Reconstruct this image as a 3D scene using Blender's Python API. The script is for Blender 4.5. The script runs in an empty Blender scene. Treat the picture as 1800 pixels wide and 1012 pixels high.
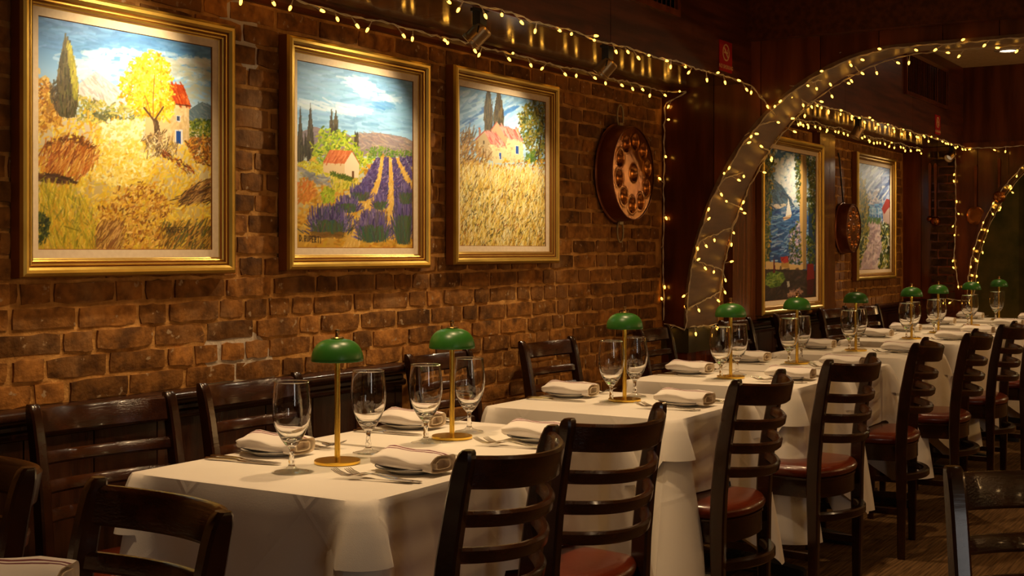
import bpy, bmesh, math, random
import numpy as np
from mathutils import Vector, Matrix

random.seed(7)
rng = np.random.default_rng(11)
SC = bpy.context.scene
COL = SC.collection
PI = math.pi

# ------------------------------------------------------------------ camera
cam_d = bpy.data.cameras.new('camera')
cam = bpy.data.objects.new('camera', cam_d); COL.objects.link(cam)
FPX = 2300.0
YAW = math.atan(1420 / FPX)              # wall direction (+X) lies this far to the right of the view axis
cam_d.sensor_width = 36.0
cam_d.lens = 36.0 * FPX / 1800.0
cam_d.shift_y = -(506 - 440) / 1800.0    # level camera with a shifted (architectural) frame
cam.location = (0, 0, 1.27)
cam.rotation_euler = (PI / 2, 0, YAW - PI / 2)
cam_d.clip_start = 0.02
SC.camera = cam

# ------------------------------------------------------------------ world, exposure
w = bpy.data.worlds.new('world'); SC.world = w; w.use_nodes = True
w.node_tree.nodes['Background'].inputs[0].default_value = (1.0, 0.72, 0.45, 1)
w.node_tree.nodes['Background'].inputs[1].default_value = 0.03
SC.view_settings.view_transform = 'Standard'
SC.view_settings.look = 'None'
SC.view_settings.gamma = 1.0
SC.view_settings.use_curve_mapping = False
SC.view_settings.exposure = 0.0
SC.cycles.use_denoising = True
SC.cycles.max_bounces = 8
SC.cycles.transparent_max_bounces = 24
SC.cycles.sample_clamp_indirect = 4.0

WARM = (1.0, 0.66, 0.345)
def spot(name, loc, target, power, angle, blend, color, radius):
    d = bpy.data.lights.new(name, 'SPOT'); d.energy = power; d.color = color
    d.spot_size = math.radians(angle); d.spot_blend = blend; d.shadow_soft_size = radius
    o = bpy.data.objects.new(name, d); COL.objects.link(o); o.location = loc
    o.rotation_euler = (Vector(target) - Vector(loc)).to_track_quat('-Z', 'Y').to_euler()
    return o
# recessed ceiling downlights over the row of tables (the fitting at x 10.15 is the one in view)
for i, (x, p) in enumerate([(2.2, 86), (3.1, 70), (4.1, 78), (5.3, 72), (7.4, 68), (8.8, 58), (10.15, 48)]):
    spot('downlight_or_added_lamp', (x, 1.96, 2.70), (x, 1.99, 0), p, 84, 0.9, WARM, 0.045)
# second line of spots, added unseen to light the aisle floor and chairs
for i, (x, p) in enumerate([(0.8, 12), (3.2, 13), (5.6, 13), (8.4, 12)]):
    spot('downlight_or_added_lamp', (x, 0.0, 2.70), (x, 0.1, 0), p, 100, 0.9, WARM, 0.045)
# unseen fill lights added on the opposite side of the room
for i, (x, p) in enumerate([(0.6, 7), (2.2, 8), (3.6, 9), (5.0, 11), (6.9, 15), (8.8, 80)]):
    pd = bpy.data.lights.new('fill_lamp', 'POINT'); pd.energy = p; pd.color = (1.0, 0.59, 0.22); pd.shadow_soft_size = 0.07
    po = bpy.data.objects.new('fill_lamp', pd); COL.objects.link(po); po.location = (x, -2.9, 1.95)
pd = bpy.data.lights.new('fill_lamp', 'POINT'); pd.energy = 26; pd.color = (1.0, 0.74, 0.4); pd.shadow_soft_size = 0.07  # unseen light added to brighten the alcove behind the far arch
po = bpy.data.objects.new('fill_lamp', pd); COL.objects.link(po); po.location = (11.55, -0.6, 1.9)
# unseen area light added behind the camera for fill and chair reflections
ad = bpy.data.lights.new('rear_fill', 'AREA'); ad.energy = 14; ad.color = (1.0, 0.92, 0.84)
ad.shape = 'RECTANGLE'; ad.size = 0.7; ad.size_y = 1.7
ao = bpy.data.objects.new('rear_fill', ad); COL.objects.link(ao); ao.location = (-0.95, -3.85, 1.45)
ao.rotation_euler = (Vector((2.4, 1.2, 0.75)) - ao.location).to_track_quat('-Z', 'Y').to_euler()

# ------------------------------------------------------------------ materials
def lin(c):
    out = []
    for v in c[:3]:
        v = v / 255.0
        out.append(v / 12.92 if v <= 0.04045 else ((v + 0.055) / 1.055) ** 2.4)
    return tuple(out)

def mat(name, col, rough=0.5, metal=0.0, coat=0.0, col2=None, nscale=6.0, stretch=(1, 1, 1), bump=0.0, bscale=40.0,
        bstretch=(1, 1, 1), spec=0.5, rnd=0.0, sheen=0.0, detail=4.0, trans=0.0, ior=1.45, coat_rough=0.08, contrast=(0.35, 0.65)):
    m = bpy.data.materials.new(name); m.use_nodes = True
    nt = m.node_tree; b = nt.nodes['Principled BSDF']
    b.inputs['Base Color'].default_value = (*col, 1); b.inputs['Roughness'].default_value = rough
    b.inputs['Metallic'].default_value = metal; b.inputs['Coat Weight'].default_value = coat
    b.inputs['Coat Roughness'].default_value = coat_rough
    b.inputs['Specular IOR Level'].default_value = spec; b.inputs['IOR'].default_value = ior
    b.inputs['Transmission Weight'].default_value = trans
    if sheen: b.inputs['Sheen Weight'].default_value = sheen
    tc = nt.nodes.new('ShaderNodeTexCoord')
    last = None
    if col2 is not None:
        mp = nt.nodes.new('ShaderNodeMapping'); mp.inputs['Scale'].default_value = stretch
        nt.links.new(tc.outputs['Object'], mp.inputs['Vector'])
        if rnd:
            oi = nt.nodes.new('ShaderNodeObjectInfo'); sc = nt.nodes.new('ShaderNodeMath'); sc.operation = 'MULTIPLY'
            sc.inputs[1].default_value = 37.0; nt.links.new(oi.outputs['Random'], sc.inputs[0])
            cx = nt.nodes.new('ShaderNodeCombineXYZ')
            for k in range(3): nt.links.new(sc.outputs[0], cx.inputs[k])
            nt.links.new(cx.outputs[0], mp.inputs['Location'])
        nz = nt.nodes.new('ShaderNodeTexNoise'); nz.inputs['Scale'].default_value = nscale; nz.inputs['Detail'].default_value = detail
        nt.links.new(mp.outputs[0], nz.inputs['Vector'])
        rp = nt.nodes.new('ShaderNodeValToRGB')
        rp.color_ramp.elements[0].color = (*col, 1); rp.color_ramp.elements[1].color = (*col2, 1)
        rp.color_ramp.elements[0].position, rp.color_ramp.elements[1].position = contrast
        nt.links.new(nz.outputs[0], rp.inputs[0]); last = rp.outputs[0]
        if rnd:
            hs = nt.nodes.new('ShaderNodeHueSaturation')
            mr = nt.nodes.new('ShaderNodeMapRange'); mr.inputs[3].default_value = 1 - rnd; mr.inputs[4].default_value = 1 + rnd
            nt.links.new(oi.outputs['Random'], mr.inputs[0]); nt.links.new(mr.outputs[0], hs.inputs['Value'])
            nt.links.new(last, hs.inputs['Color']); last = hs.outputs[0]
        nt.links.new(last, b.inputs['Base Color'])
    if bump:
        mp2 = nt.nodes.new('ShaderNodeMapping'); mp2.inputs['Scale'].default_value = bstretch
        nt.links.new(tc.outputs['Object'], mp2.inputs['Vector'])
        n2 = nt.nodes.new('ShaderNodeTexNoise'); n2.inputs['Scale'].default_value = bscale; n2.inputs['Detail'].default_value = 5
        nt.links.new(mp2.outputs[0], n2.inputs['Vector'])
        bp = nt.nodes.new('ShaderNodeBump'); bp.inputs['Strength'].default_value = bump; bp.inputs['Distance'].default_value = 0.004
        nt.links.new(n2.outputs[0], bp.inputs['Height']); nt.links.new(bp.outputs[0], b.inputs['Normal'])
    return m

def emis(name, col, strength):
    m = bpy.data.materials.new(name); m.use_nodes = True
    b = m.node_tree.nodes['Principled BSDF']
    b.inputs['Base Color'].default_value = (*col, 1)
    b.inputs['Emission Color'].default_value = (*col, 1); b.inputs['Emission Strength'].default_value = strength
    return m

M = {}
M['brick'] = mat('brick_clay', (0.135, 0.050, 0.0095), 0.85, col2=(0.325, 0.128, 0.024), nscale=24, bump=1.0, bscale=55, rnd=0.5, spec=0.2, detail=8)
M['brick_dark'] = mat('brick_shaded', (0.035, 0.016, 0.006), 0.85, col2=(0.09, 0.040, 0.013), nscale=16, bump=0.9, bscale=60, rnd=0.4, spec=0.2)  # clay darkened so the colour carries the shade on the pier
M['brick_far'] = mat('brick_clay_joined', (0.135, 0.050, 0.0095), 0.85, col2=(0.31, 0.122, 0.024), nscale=9, bump=0.9, bscale=70, spec=0.3, contrast=(0.3, 0.7))
M['wood_chair'] = mat('chair_wood', (0.015, 0.0042, 0.0015), 0.24, coat=0.3, col2=(0.036, 0.0105, 0.0032), nscale=14, stretch=(1, 1, 1), bump=0.12, bscale=90, bstretch=(0.25, 1, 1), coat_rough=0.12)
M['wood_slat'] = mat('slat_wood', (0.022, 0.0058, 0.0016), 0.23, coat=0.2, spec=0.45, col2=(0.052, 0.0145, 0.0038), nscale=14, stretch=(0.3, 2, 2), bump=0.3, bscale=260, bstretch=(0.03, 1, 1), coat_rough=0.10)
def aniso(m):
    nt = m.node_tree; b = nt.nodes['Principled BSDF']; b.inputs['Anisotropic'].default_value = 0.75; b.inputs['Anisotropic Rotation'].default_value = 0.25
    tg = nt.nodes.new('ShaderNodeTangent'); tg.direction_type = 'RADIAL'; tg.axis = 'Z'
    nt.links.new(tg.outputs[0], b.inputs['Tangent'])
aniso(M['wood_slat'])
M['wood_wall'] = mat('wall_wood', (0.085, 0.0185, 0.0052), 0.22, coat=0.3, col2=(0.19, 0.046, 0.0125), nscale=5, stretch=(2.2, 2.2, 0.3), bump=0.10, bscale=14, bstretch=(3, 3, 0.4), rnd=0.25, coat_rough=0.12)
M['wood_dark'] = mat('wainscot_wood', (0.020, 0.007, 0.0032), 0.25, coat=0.3, col2=(0.045, 0.015, 0.006), nscale=5, stretch=(6, 6, 0.5), bump=0.25, bscale=18, bstretch=(4, 4, 0.4), rnd=0.25)
M['wood_red'] = mat('pilaster_wood', (0.10, 0.030, 0.009), 0.22, coat=0.4, col2=(0.20, 0.065, 0.020), nscale=5, stretch=(8, 8, 0.6), bump=0.2, bscale=20, bstretch=(4, 4, 0.4), coat_rough=0.12)
M['wood_beam'] = mat('beam_wood', (0.062, 0.0145, 0.0045), 0.36, col2=(0.135, 0.033, 0.009), nscale=6, stretch=(0.5, 6, 6), bump=0.2, bscale=20)
M['soffit'] = mat('soffit_gloss', (0.060, 0.026, 0.009), 0.17, coat=0.4, col2=(0.10, 0.046, 0.016), nscale=3, stretch=(0.6, 3, 1), bump=0.35, bscale=22, bstretch=(3, 0.35, 1), coat_rough=0.1)
M['arch'] = mat('arch_wood', (0.14, 0.075, 0.038), 0.38, col2=(0.22, 0.125, 0.065), nscale=4, stretch=(0.7, 6, 6), bump=0.2, bscale=30)
M['jamb'] = mat('jamb_dark', (0.045, 0.036, 0.012), 0.5, col2=(0.07, 0.055, 0.02), nscale=6)
M['stucco'] = mat('ceiling_stucco', (0.60, 0.44, 0.25), 0.9, col2=(0.70, 0.53, 0.32), nscale=30, bump=0.6, bscale=60)
M['plaster'] = mat('green_plaster', (0.10, 0.11, 0.025), 0.6, col2=(0.24, 0.20, 0.055), nscale=5, bump=0.3, bscale=20)
M['gold'] = mat('gold_leaf', (0.50, 0.31, 0.055), 0.36, metal=0.85, col2=(0.62, 0.40, 0.08), nscale=8, bump=0.06, bscale=50)
M['gold_groove'] = mat('gold_groove', (0.30, 0.115, 0.03), 0.45, metal=0.6)
M['liner'] = mat('liner_linen', (0.68, 0.51, 0.32), 0.85, col2=(0.74, 0.57, 0.36), nscale=60)
M['cloth'] = mat('white_cloth', (0.80, 0.745, 0.66), 0.85, col2=(0.84, 0.785, 0.70), nscale=4, bump=0.10, bscale=500, sheen=0.15, spec=0.2)
def add_flecks(m):
    nt = m.node_tree; b = nt.nodes['Principled BSDF']; src = b.inputs['Base Color'].links[0].from_socket
    geo = nt.nodes.new('ShaderNodeNewGeometry')
    for sc, lo, hi, col in ((34, 0.66, 0.70, (0.44, 0.30, 0.16, 1)), (5.5, 0.56, 0.72, (0.33, 0.165, 0.06, 1)), (9, 0.60, 0.75, (0.05, 0.022, 0.009, 1))):
        nz = nt.nodes.new('ShaderNodeTexNoise'); nz.inputs['Scale'].default_value = sc; nz.inputs['Detail'].default_value = 4
        nt.links.new(geo.outputs['Position'], nz.inputs['Vector'])
        mr = nt.nodes.new('ShaderNodeMapRange'); mr.inputs[1].default_value = lo; mr.inputs[2].default_value = hi; mr.inputs[4].default_value = 0.75
        nt.links.new(nz.outputs[0], mr.inputs[0])
        mx = nt.nodes.new('ShaderNodeMix'); mx.data_type = 'RGBA'; nt.links.new(mr.outputs[0], mx.inputs[0]); nt.links.new(src, mx.inputs[6]); mx.inputs[7].default_value = col
        src = mx.outputs[2]
    nt.links.new(src, b.inputs['Base Color'])
add_flecks(M['brick']); add_flecks(M['brick_far'])
def add_creases(m):
    nt = m.node_tree; b = nt.nodes['Principled BSDF']; geo = nt.nodes.new('ShaderNodeAttribute'); geo.attribute_name = 'fold'; last = None
    for v in ((1, 0.95, 0), (1, -0.95, 0)):
        d = nt.nodes.new('ShaderNodeVectorMath'); d.operation = 'DOT_PRODUCT'; d.inputs[1].default_value = v
        nt.links.new(geo.outputs['Vector'], d.inputs[0])
        w1 = nt.nodes.new('ShaderNodeMath'); w1.operation = 'PINGPONG'; w1.inputs[1].default_value = 0.17; nt.links.new(d.outputs['Value'], w1.inputs[0])
        mr = nt.nodes.new('ShaderNodeMapRange'); mr.inputs[1].default_value = 0.0; mr.inputs[2].default_value = 0.012; mr.inputs[3].default_value = 1; mr.inputs[4].default_value = 0
        nt.links.new(w1.outputs[0], mr.inputs[0])
        if last is None: last = mr.outputs[0]
        else:
            ad = nt.nodes.new('ShaderNodeMath'); ad.operation = 'MAXIMUM'; nt.links.new(last, ad.inputs[0]); nt.links.new(mr.outputs[0], ad.inputs[1]); last = ad.outputs[0]
    bp = nt.nodes.new('ShaderNodeBump'); bp.inputs['Strength'].default_value = 0.22; bp.inputs['Distance'].default_value = 0.003
    nt.links.new(last, bp.inputs['Height'])
    if b.inputs['Normal'].links: nt.links.new(b.inputs['Normal'].links[0].from_socket, bp.inputs['Normal'])
    nt.links.new(bp.outputs[0], b.inputs['Normal'])
add_creases(M['cloth'])
M['napkin_band'] = mat('napkin_band', (0.20, 0.05, 0.07), 0.9)
M['cloth_plain'] = mat('napkin_inside', (0.62, 0.50, 0.36), 0.9, spec=0.2)
M['china'] = mat('white_china', (0.80, 0.76, 0.70), 0.12, coat=0.5)
M['black'] = mat('black_line', (0.012, 0.009, 0.008), 0.35)
M['brass'] = mat('brass', (0.93, 0.60, 0.09), 0.27, metal=1.0, bump=0.03, bscale=20)
M['brass_dark'] = mat('brass_aged', (0.42, 0.25, 0.09), 0.3, metal=1.0)
M['green'] = mat('green_lacquer', (0.026, 0.135, 0.015), 0.34, coat=0.1, col2=(0.030, 0.15, 0.017), nscale=3, coat_rough=0.3)
M['steel'] = mat('steel', (0.62, 0.58, 0.52), 0.16, metal=1.0)
M['leather'] = mat('red_leather', (0.085, 0.0105, 0.0022), 0.27, coat=0.25, col2=(0.125, 0.0165, 0.0032), nscale=10, bump=0.15, bscale=160)
M['copper'] = mat('copper', (0.33, 0.105, 0.024), 0.27, metal=0.95, col2=(0.52, 0.205, 0.048), nscale=9, bump=0.35, bscale=38)
M['copper_dark'] = mat('copper_aged', (0.20, 0.065, 0.028), 0.36, metal=0.9, col2=(0.30, 0.10, 0.04), nscale=7, bump=0.25, bscale=30)
M['carpet'] = mat('brown_carpet', (0.075, 0.040, 0.016), 0.95, col2=(0.19, 0.105, 0.042), nscale=22, stretch=(0.22, 5, 1), bump=1.0, bscale=120, bstretch=(0.15, 3, 1), spec=0.1)
M['wire'] = mat('wire_pale', (0.78, 0.68, 0.46), 0.35)
M['led'] = emis('led_glow', (1.0, 0.43, 0.045), 8.0)
M['lampglow'] = emis('lamp_led', (1.0, 0.72, 0.35), 5.0)
M['downglow'] = emis('downlight_glow', (1.0, 0.83, 0.6), 9.0)
M['lensglow'] = emis('spot_lens', (0.9, 0.7, 0.4), 0.25)
M['red'] = mat('sign_red', (0.45, 0.012, 0.012), 0.35)
M['signtext'] = mat('sign_print', (0.75, 0.42, 0.18), 0.5)
M['can'] = mat('spot_can', (0.55, 0.38, 0.19), 0.35, metal=1.0)
M['iron'] = mat('cast_iron', (0.012, 0.010, 0.009), 0.4)
M['rope'] = mat('ring_iron', (0.40, 0.29, 0.14), 0.5, metal=0.5)

def glass_mats():
    # thin wall of the bowl: clear, mirror-like towards the rim of its outline
    m = bpy.data.materials.new('glass_thin'); m.use_nodes = True; nt = m.node_tree
    for n in list(nt.nodes): nt.nodes.remove(n)
    o = nt.nodes.new('ShaderNodeOutputMaterial'); tr = nt.nodes.new('ShaderNodeBsdfTransparent')
    tr.inputs[0].default_value = (0.97, 0.965, 0.95, 1)
    gl = nt.nodes.new('ShaderNodeBsdfGlossy'); gl.inputs['Roughness'].default_value = 0.02
    fr = nt.nodes.new('ShaderNodeFresnel'); fr.inputs[0].default_value = 1.5
    mx = nt.nodes.new('ShaderNodeMixShader')
    ge = nt.nodes.new('ShaderNodeNewGeometry'); mr = nt.nodes.new('ShaderNodeMapRange')
    mr.inputs[3].default_value = 1.9; mr.inputs[4].default_value = 1 / 1.9
    nt.links.new(ge.outputs['Backfacing'], mr.inputs[0]); nt.links.new(mr.outputs[0], fr.inputs[0])
    nt.links.new(fr.outputs[0], mx.inputs[0]); nt.links.new(tr.outputs[0], mx.inputs[1]); nt.links.new(gl.outputs[0], mx.inputs[2])
    nt.links.new(mx.outputs[0], o.inputs[0])
    M['glass_thin'] = m
    M['glass'] = mat('glass_solid', (1, 1, 1), 0.0, trans=1.0, ior=1.5)
glass_mats()

def cloth_napkin():
    m = mat('napkin_cloth', (0.80, 0.74, 0.68), 0.9, spec=0.2, bump=0.08, bscale=500)
    nt = m.node_tree; b = nt.nodes['Principled BSDF']
    tc = nt.nodes.new('ShaderNodeTexCoord'); sp = nt.nodes.new('ShaderNodeSeparateXYZ'); nt.links.new(tc.outputs['Object'], sp.inputs[0])
    rp = nt.nodes.new('ShaderNodeValToRGB'); rp.color_ramp.interpolation = 'CONSTANT'
    base = (0.80, 0.74, 0.68, 1); band = (0.20, 0.065, 0.085, 1)
    mr = nt.nodes.new('ShaderNodeMapRange'); mr.inputs[1].default_value = -0.05; mr.inputs[2].default_value = 0.05
    nt.links.new(sp.outputs['X'], mr.inputs[0]); nt.links.new(mr.outputs[0], rp.inputs[0])
    e = rp.color_ramp.elements
    e[0].position = 0.0; e[0].color = base; e[1].position = 0.46; e[1].color = band
    for p, c in ((0.51, base), (0.59, band), (0.70, base)):
        k = e.new(p); k.color = c
    nt.links.new(rp.outputs[0], b.inputs['Base Color'])
    return m
M['napkin'] = cloth_napkin()

def mortar_mat():
    m = mat('mortar', (0.34, 0.150, 0.036), 0.95, col2=(0.62, 0.31, 0.085), nscale=18, bump=1.0, bscale=75, spec=0.1)
    nt = m.node_tree; b = nt.nodes['Principled BSDF']
    src = b.inputs['Base Color'].links[0].from_socket
    geo = nt.nodes.new('ShaderNodeNewGeometry')
    last = src
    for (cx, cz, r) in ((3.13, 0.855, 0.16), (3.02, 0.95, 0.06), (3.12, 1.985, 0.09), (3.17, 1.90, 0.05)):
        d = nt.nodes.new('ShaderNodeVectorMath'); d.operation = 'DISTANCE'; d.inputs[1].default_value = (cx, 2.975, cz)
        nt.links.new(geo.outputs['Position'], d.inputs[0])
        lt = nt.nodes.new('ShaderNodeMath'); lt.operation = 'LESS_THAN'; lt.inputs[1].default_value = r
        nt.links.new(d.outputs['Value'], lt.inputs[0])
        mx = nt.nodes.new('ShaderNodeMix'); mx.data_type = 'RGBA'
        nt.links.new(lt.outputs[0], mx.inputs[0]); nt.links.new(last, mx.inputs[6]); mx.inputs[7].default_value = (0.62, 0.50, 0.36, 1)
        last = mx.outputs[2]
    nt.links.new(last, b.inputs['Base Color'])
    return m
M['mortar'] = mortar_mat()

# ------------------------------------------------------------------ mesh helpers
class MB:
    """collects faces of one mesh object"""
    def __init__(s): s.v = []; s.f = []; s.m = []
    def add(s, vs, fs, mi=0):
        o = len(s.v); s.v += [tuple(p) for p in vs]; s.f += [tuple(i + o for i in f) for f in fs]; s.m += [mi] * len(fs)
        return s
    def box(s, x0, x1, y0, y1, z0, z1, mi=0):
        v = [(x0, y0, z0), (x1, y0, z0), (x1, y1, z0), (x0, y1, z0), (x0, y0, z1), (x1, y0, z1), (x1, y1, z1), (x0, y1, z1)]
        return s.add(v, [(0, 3, 2, 1), (4, 5, 6, 7), (0, 1, 5, 4), (1, 2, 6, 5), (2, 3, 7, 6), (3, 0, 4, 7)], mi)
    def prism(s, poly, axis, a, b, mi=0, caps=True):
        """poly: list of 2D points; axis 0: (y,z) extruded along x, 1: (x,z) along y, 2: (x,y) along z"""
        def P(p, t): return ((t, p[0], p[1]), (p[0], t, p[1]), (p[0], p[1], t))[axis]
        n = len(poly)
        v = [P(p, a) for p in poly] + [P(p, b) for p in poly]
        f = [(i, (i + 1) % n, n + (i + 1) % n, n + i) for i in range(n)]
        if caps: f += [tuple(range(n - 1, -1, -1)), tuple(range(n, 2 * n))]
        return s.add(v, f, mi)
    def loft(s, rings, cap=True, mi=0, closed=True):
        n = len(rings[0]); v = [p for r in rings for p in r]; f = []
        for k in range(len(rings) - 1):
            for i in range(n if closed else n - 1):
                j = (i + 1) % n
                f.append((k * n + i, k * n + j, (k + 1) * n + j, (k + 1) * n + i))
        if cap: f += [tuple(range(n - 1, -1, -1)), tuple((len(rings) - 1) * n + i for i in range(n))]
        return s.add(v, f, mi)
    def lathe(s, prof, n=32, c=(0, 0, 0), mi=0, capb=False, capt=False):
        rings = [[(c[0] + r * math.cos(2 * PI * i / n), c[1] + r * math.sin(2 * PI * i / n), c[2] + z) for i in range(n)] for r, z in prof]
        s.loft(rings, cap=False, mi=mi)
        o = len(s.v) - n * len(prof)
        if capb: s.f.append(tuple(o + i for i in range(n - 1, -1, -1))); s.m.append(mi)
        if capt: s.f.append(tuple(o + n * (len(prof) - 1) + i for i in range(n))); s.m.append(mi)
        return s
    def tube(s, pts, r, n=6, mi=0, cap=True, rad=None):
        P = [Vector(p) for p in pts]; rings = []; up = Vector((0.13, 0.31, 0.94)).normalized()
        for k, p in enumerate(P):
            t = (P[min(k + 1, len(P) - 1)] - P[max(k - 1, 0)])
            t = t.normalized() if t.length > 1e-9 else Vector((0, 0, 1))
            a = t.cross(up)
            if a.length < 1e-3: a = t.cross(Vector((1, 0, 0)))
            a.normalize(); b = t.cross(a); rr = rad[k] if rad else r
            rings.append([tuple(p + a * (rr * math.cos(2 * PI * i / n)) + b * (rr * math.sin(2 * PI * i / n))) for i in range(n)])
        return s.loft(rings, cap, mi)
    def mesh(s, name, mats, angle=35, smooth=True):
        me = bpy.data.meshes.new(name); me.from_pydata(s.v, [], s.f)
        for m in mats: me.materials.append(m)
        if len(mats) > 1: me.polygons.foreach_set('material_index', s.m)
        bm = bmesh.new(); bm.from_mesh(me); bmesh.ops.recalc_face_normals(bm, faces=bm.faces); bm.to_mesh(me); bm.free()
        if smooth:
            me.polygons.foreach_set('use_smooth', [True] * len(me.polygons))
            me.set_sharp_from_angle(angle=math.radians(angle))
        me.update(); return me

def link(name, me, parent=None, loc=None):
    o = bpy.data.objects.new(name, me); COL.objects.link(o)
    if parent is not None: o.parent = parent
    if loc is not None: o.location = loc
    return o
def part(name, mb, mats, parent, angle=35, smooth=True, loc=None):
    if not isinstance(mats, (list, tuple)): mats = [mats]
    return link(name, mb.mesh(name, mats, angle, smooth), parent, loc)
def tag(o, label, cat, group=None):
    o['label'] = label; o['category'] = cat
    if group: o['group'] = group
    return o
def thing(name, label, cat, loc=(0, 0, 0), rz=0.0, group=None):
    o = bpy.data.objects.new(name, None); COL.objects.link(o); o.location = loc; o.rotation_euler = (0, 0, rz)
    o.empty_display_size = 0.05
    return tag(o, label, cat, group)
def struct(name, mb, mats, parent=None, angle=35, smooth=False):
    o = part(name, mb, mats, parent, angle, smooth)
    if parent is None: o['kind'] = 'structure'
    return o
def kids(o): return [c for c in CH.get(o.name, [])]
CH = {}
def dup(root, loc, rz, label, name=None):
    r = root.copy(); COL.objects.link(r); r.location = loc; r.rotation_euler = (0, 0, rz); r['label'] = label
    for ch in list(root.children):
        c = ch.copy(); COL.objects.link(c); c.parent = r
        for g in list(ch.children):
            q = g.copy(); COL.objects.link(q); q.parent = c
    return r

def rrect(x0, x1, y0, y1, r, n=5):
    pts = []
    for (cx, cy, a) in ((x1 - r, y0 + r, -PI / 2), (x1 - r, y1 - r, 0), (x0 + r, y1 - r, PI / 2), (x0 + r, y0 + r, PI)):
        for k in range(n + 1):
            t = a + PI / 2 * k / n
            pts.append((cx + r * math.cos(t), cy + r * math.sin(t)))
    return pts

# ================================================================== SETTING
WY = 2.955           # brick faces of the long wall
ZS = 2.12            # underside of the soffit
FY = 2.46            # soffit fascia
ZC = 2.75            # ceiling
PX0, PX1 = 6.30, 6.70    # arched partition
EX0, EX1 = 11.0, 11.2    # arched partition at the far end

floor = struct('floor', MB().box(-3, 12.2, -4, 3.1, -0.1, 0), M['carpet'])
mb = MB()
ceiling = struct('ceiling', MB().box(-3, 12.2, -4, 3.1, ZC, ZC + 0.1), M['stucco'])
struct('wall_back', MB().box(-3.1, -3.0, -4, 3.1, 0, ZC), M['wood_beam'])
struct('wall_right', MB().box(-3, 12.2, -4.1, -4.0, 0, ZC), M['wood_beam'])

# long brick wall: mortar bed, then every brick on it
wall = struct('wall_left', MB().box(-3, 12.2, 2.9595, 3.1, 0, ZC), M['mortar'])

def brick_mesh(L, H, seed):
    r = random.Random(seed); nx = 5; nz = 3; mbk = MB()
    front = []; back = []
    xs = [-L / 2 + L * i / (nx - 1) for i in range(nx)]; zs = [-H / 2, 0, H / 2]
    g = {}
    vs = []
    for j, z in enumerate(zs):
        for i, x in enumerate(xs):
            ex = i in (0, nx - 1); ez = j in (0, nz - 1)
            dx = r.uniform(-0.003, 0.003); dz = r.uniform(-0.0032, 0.0032)
            px, pz = x + dx, z + dz
            if ex and ez: px *= 0.985; pz *= 0.92
            y = -r.uniform(0.0, 0.004) + (0.0025 if (ex or ez) else 0.0)
            g[(i, j)] = len(vs); vs.append((px, y, pz))
    fs = []
    for j in range(nz - 1):
        for i in range(nx - 1):
            fs.append((g[(i, j)], g[(i + 1, j)], g[(i + 1, j + 1)], g[(i, j + 1)]))
    ring = [(i, 0) for i in range(nx)] + [(nx - 1, 1), (nx - 1, 2)] + [(i, 2) for i in range(nx - 2, -1, -1)] + [(0, 1)]
    off = len(vs)
    for k in ring:
        p = vs[g[k]]; vs.append((p[0] * 1.01, 0.022, p[2] * 1.02))
    n = len(ring)
    for k in range(n):
        fs.append((g[ring[k]], off + k, off + (k + 1) % n, g[ring[(k + 1) % n]]))
    return mbk.add(vs, fs)
STR = [brick_mesh(0.205, 0.056, s) for s in range(9)]
HDR = [brick_mesh(0.098, 0.056, 50 + s) for s in range(6)]
STRM = [b.mesh('brick', [M['brick']], 60) for b in STR]
HDRM = [b.mesh('brick', [M['brick']], 60) for b in HDR]

PICS = [(2.25, 3.05, 1.20, 1.985), (3.30, 4.115, 1.20, 1.99), (4.28, 5.115, 1.21, 2.005)]
layout = []   # (x, z, kind, variant)
def courses(x0, x1, z0, z1, seed):
    r = random.Random(seed); z = z0 + 0.034; k = 0
    while z < z1 - 0.02:
        x = x0 - r.uniform(0.0, 0.1)
        while x < x1 - 0.03:
            if r.random() < 0.60: L, kind = 0.205, 0
            else: L, kind = 0.098, 1
            if x + L > x1 + 0.01:
                if x + 0.098 > x1 + 0.02: break
                L, kind = 0.098, 1
            if x >= x0 - 0.03: layout.append((x + L / 2, z + r.uniform(-0.002, 0.002), kind, r.randrange(9 if kind == 0 else 6), L))
            x += L + r.uniform(0.011, 0.019)
        z += 0.0682; k += 1
courses(0.9, 6.29, 0.845, ZS + 0.04, 1)
courses(3.985, 6.29, 0.845 - 7 * 0.0682, 0.845, 2)
NEAR = len(layout)
courses(6.72, 7.14, 0.845, ZS + 0.04, 3)
courses(7.56, 8.69, 0.845, ZS + 0.04, 4)
courses(9.05, 10.98, 0.845, ZS + 0.04, 5)
def vis_size(b):
    x, z, kind, var, L = b
    if x < 2.12: return 0
    for (a0, a1, c0, c1) in PICS:
        if a0 + 0.03 < x < a1 - 0.03 and c0 + 0.03 < z < c1 - 0.03: return 0
    D = math.cos(YAW) * x + math.sin(YAW) * WY
    if 1.27 + (440 * D / FPX) < z: return 0
    if z < 0.66: return 0
    return L / (D * D)
order = sorted(range(len(layout)), key=lambda i: -vis_size(layout[i]))
single = set(order[:298]); joined = MB()
for i, (x, z, kind, var, L) in enumerate(layout):
    if i in single:
        o = link('brick', (STRM if kind == 0 else HDRM)[var], wall, (x, WY - 0.0005 + random.uniform(-0.0025, 0.0025), z))
        o.rotation_euler = (random.uniform(-0.03, 0.03), random.uniform(-0.008, 0.008), random.uniform(-0.012, 0.012))
    else:
        s = (STR if kind == 0 else HDR)[var]
        joined.add([(p[0] + x, p[1] + WY - 0.0005, p[2] + z) for p in s.v], s.f)
bj = part('brick_courses', joined, M['brick_far'], wall, 60); bj['kind'] = 'stuff'

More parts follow.
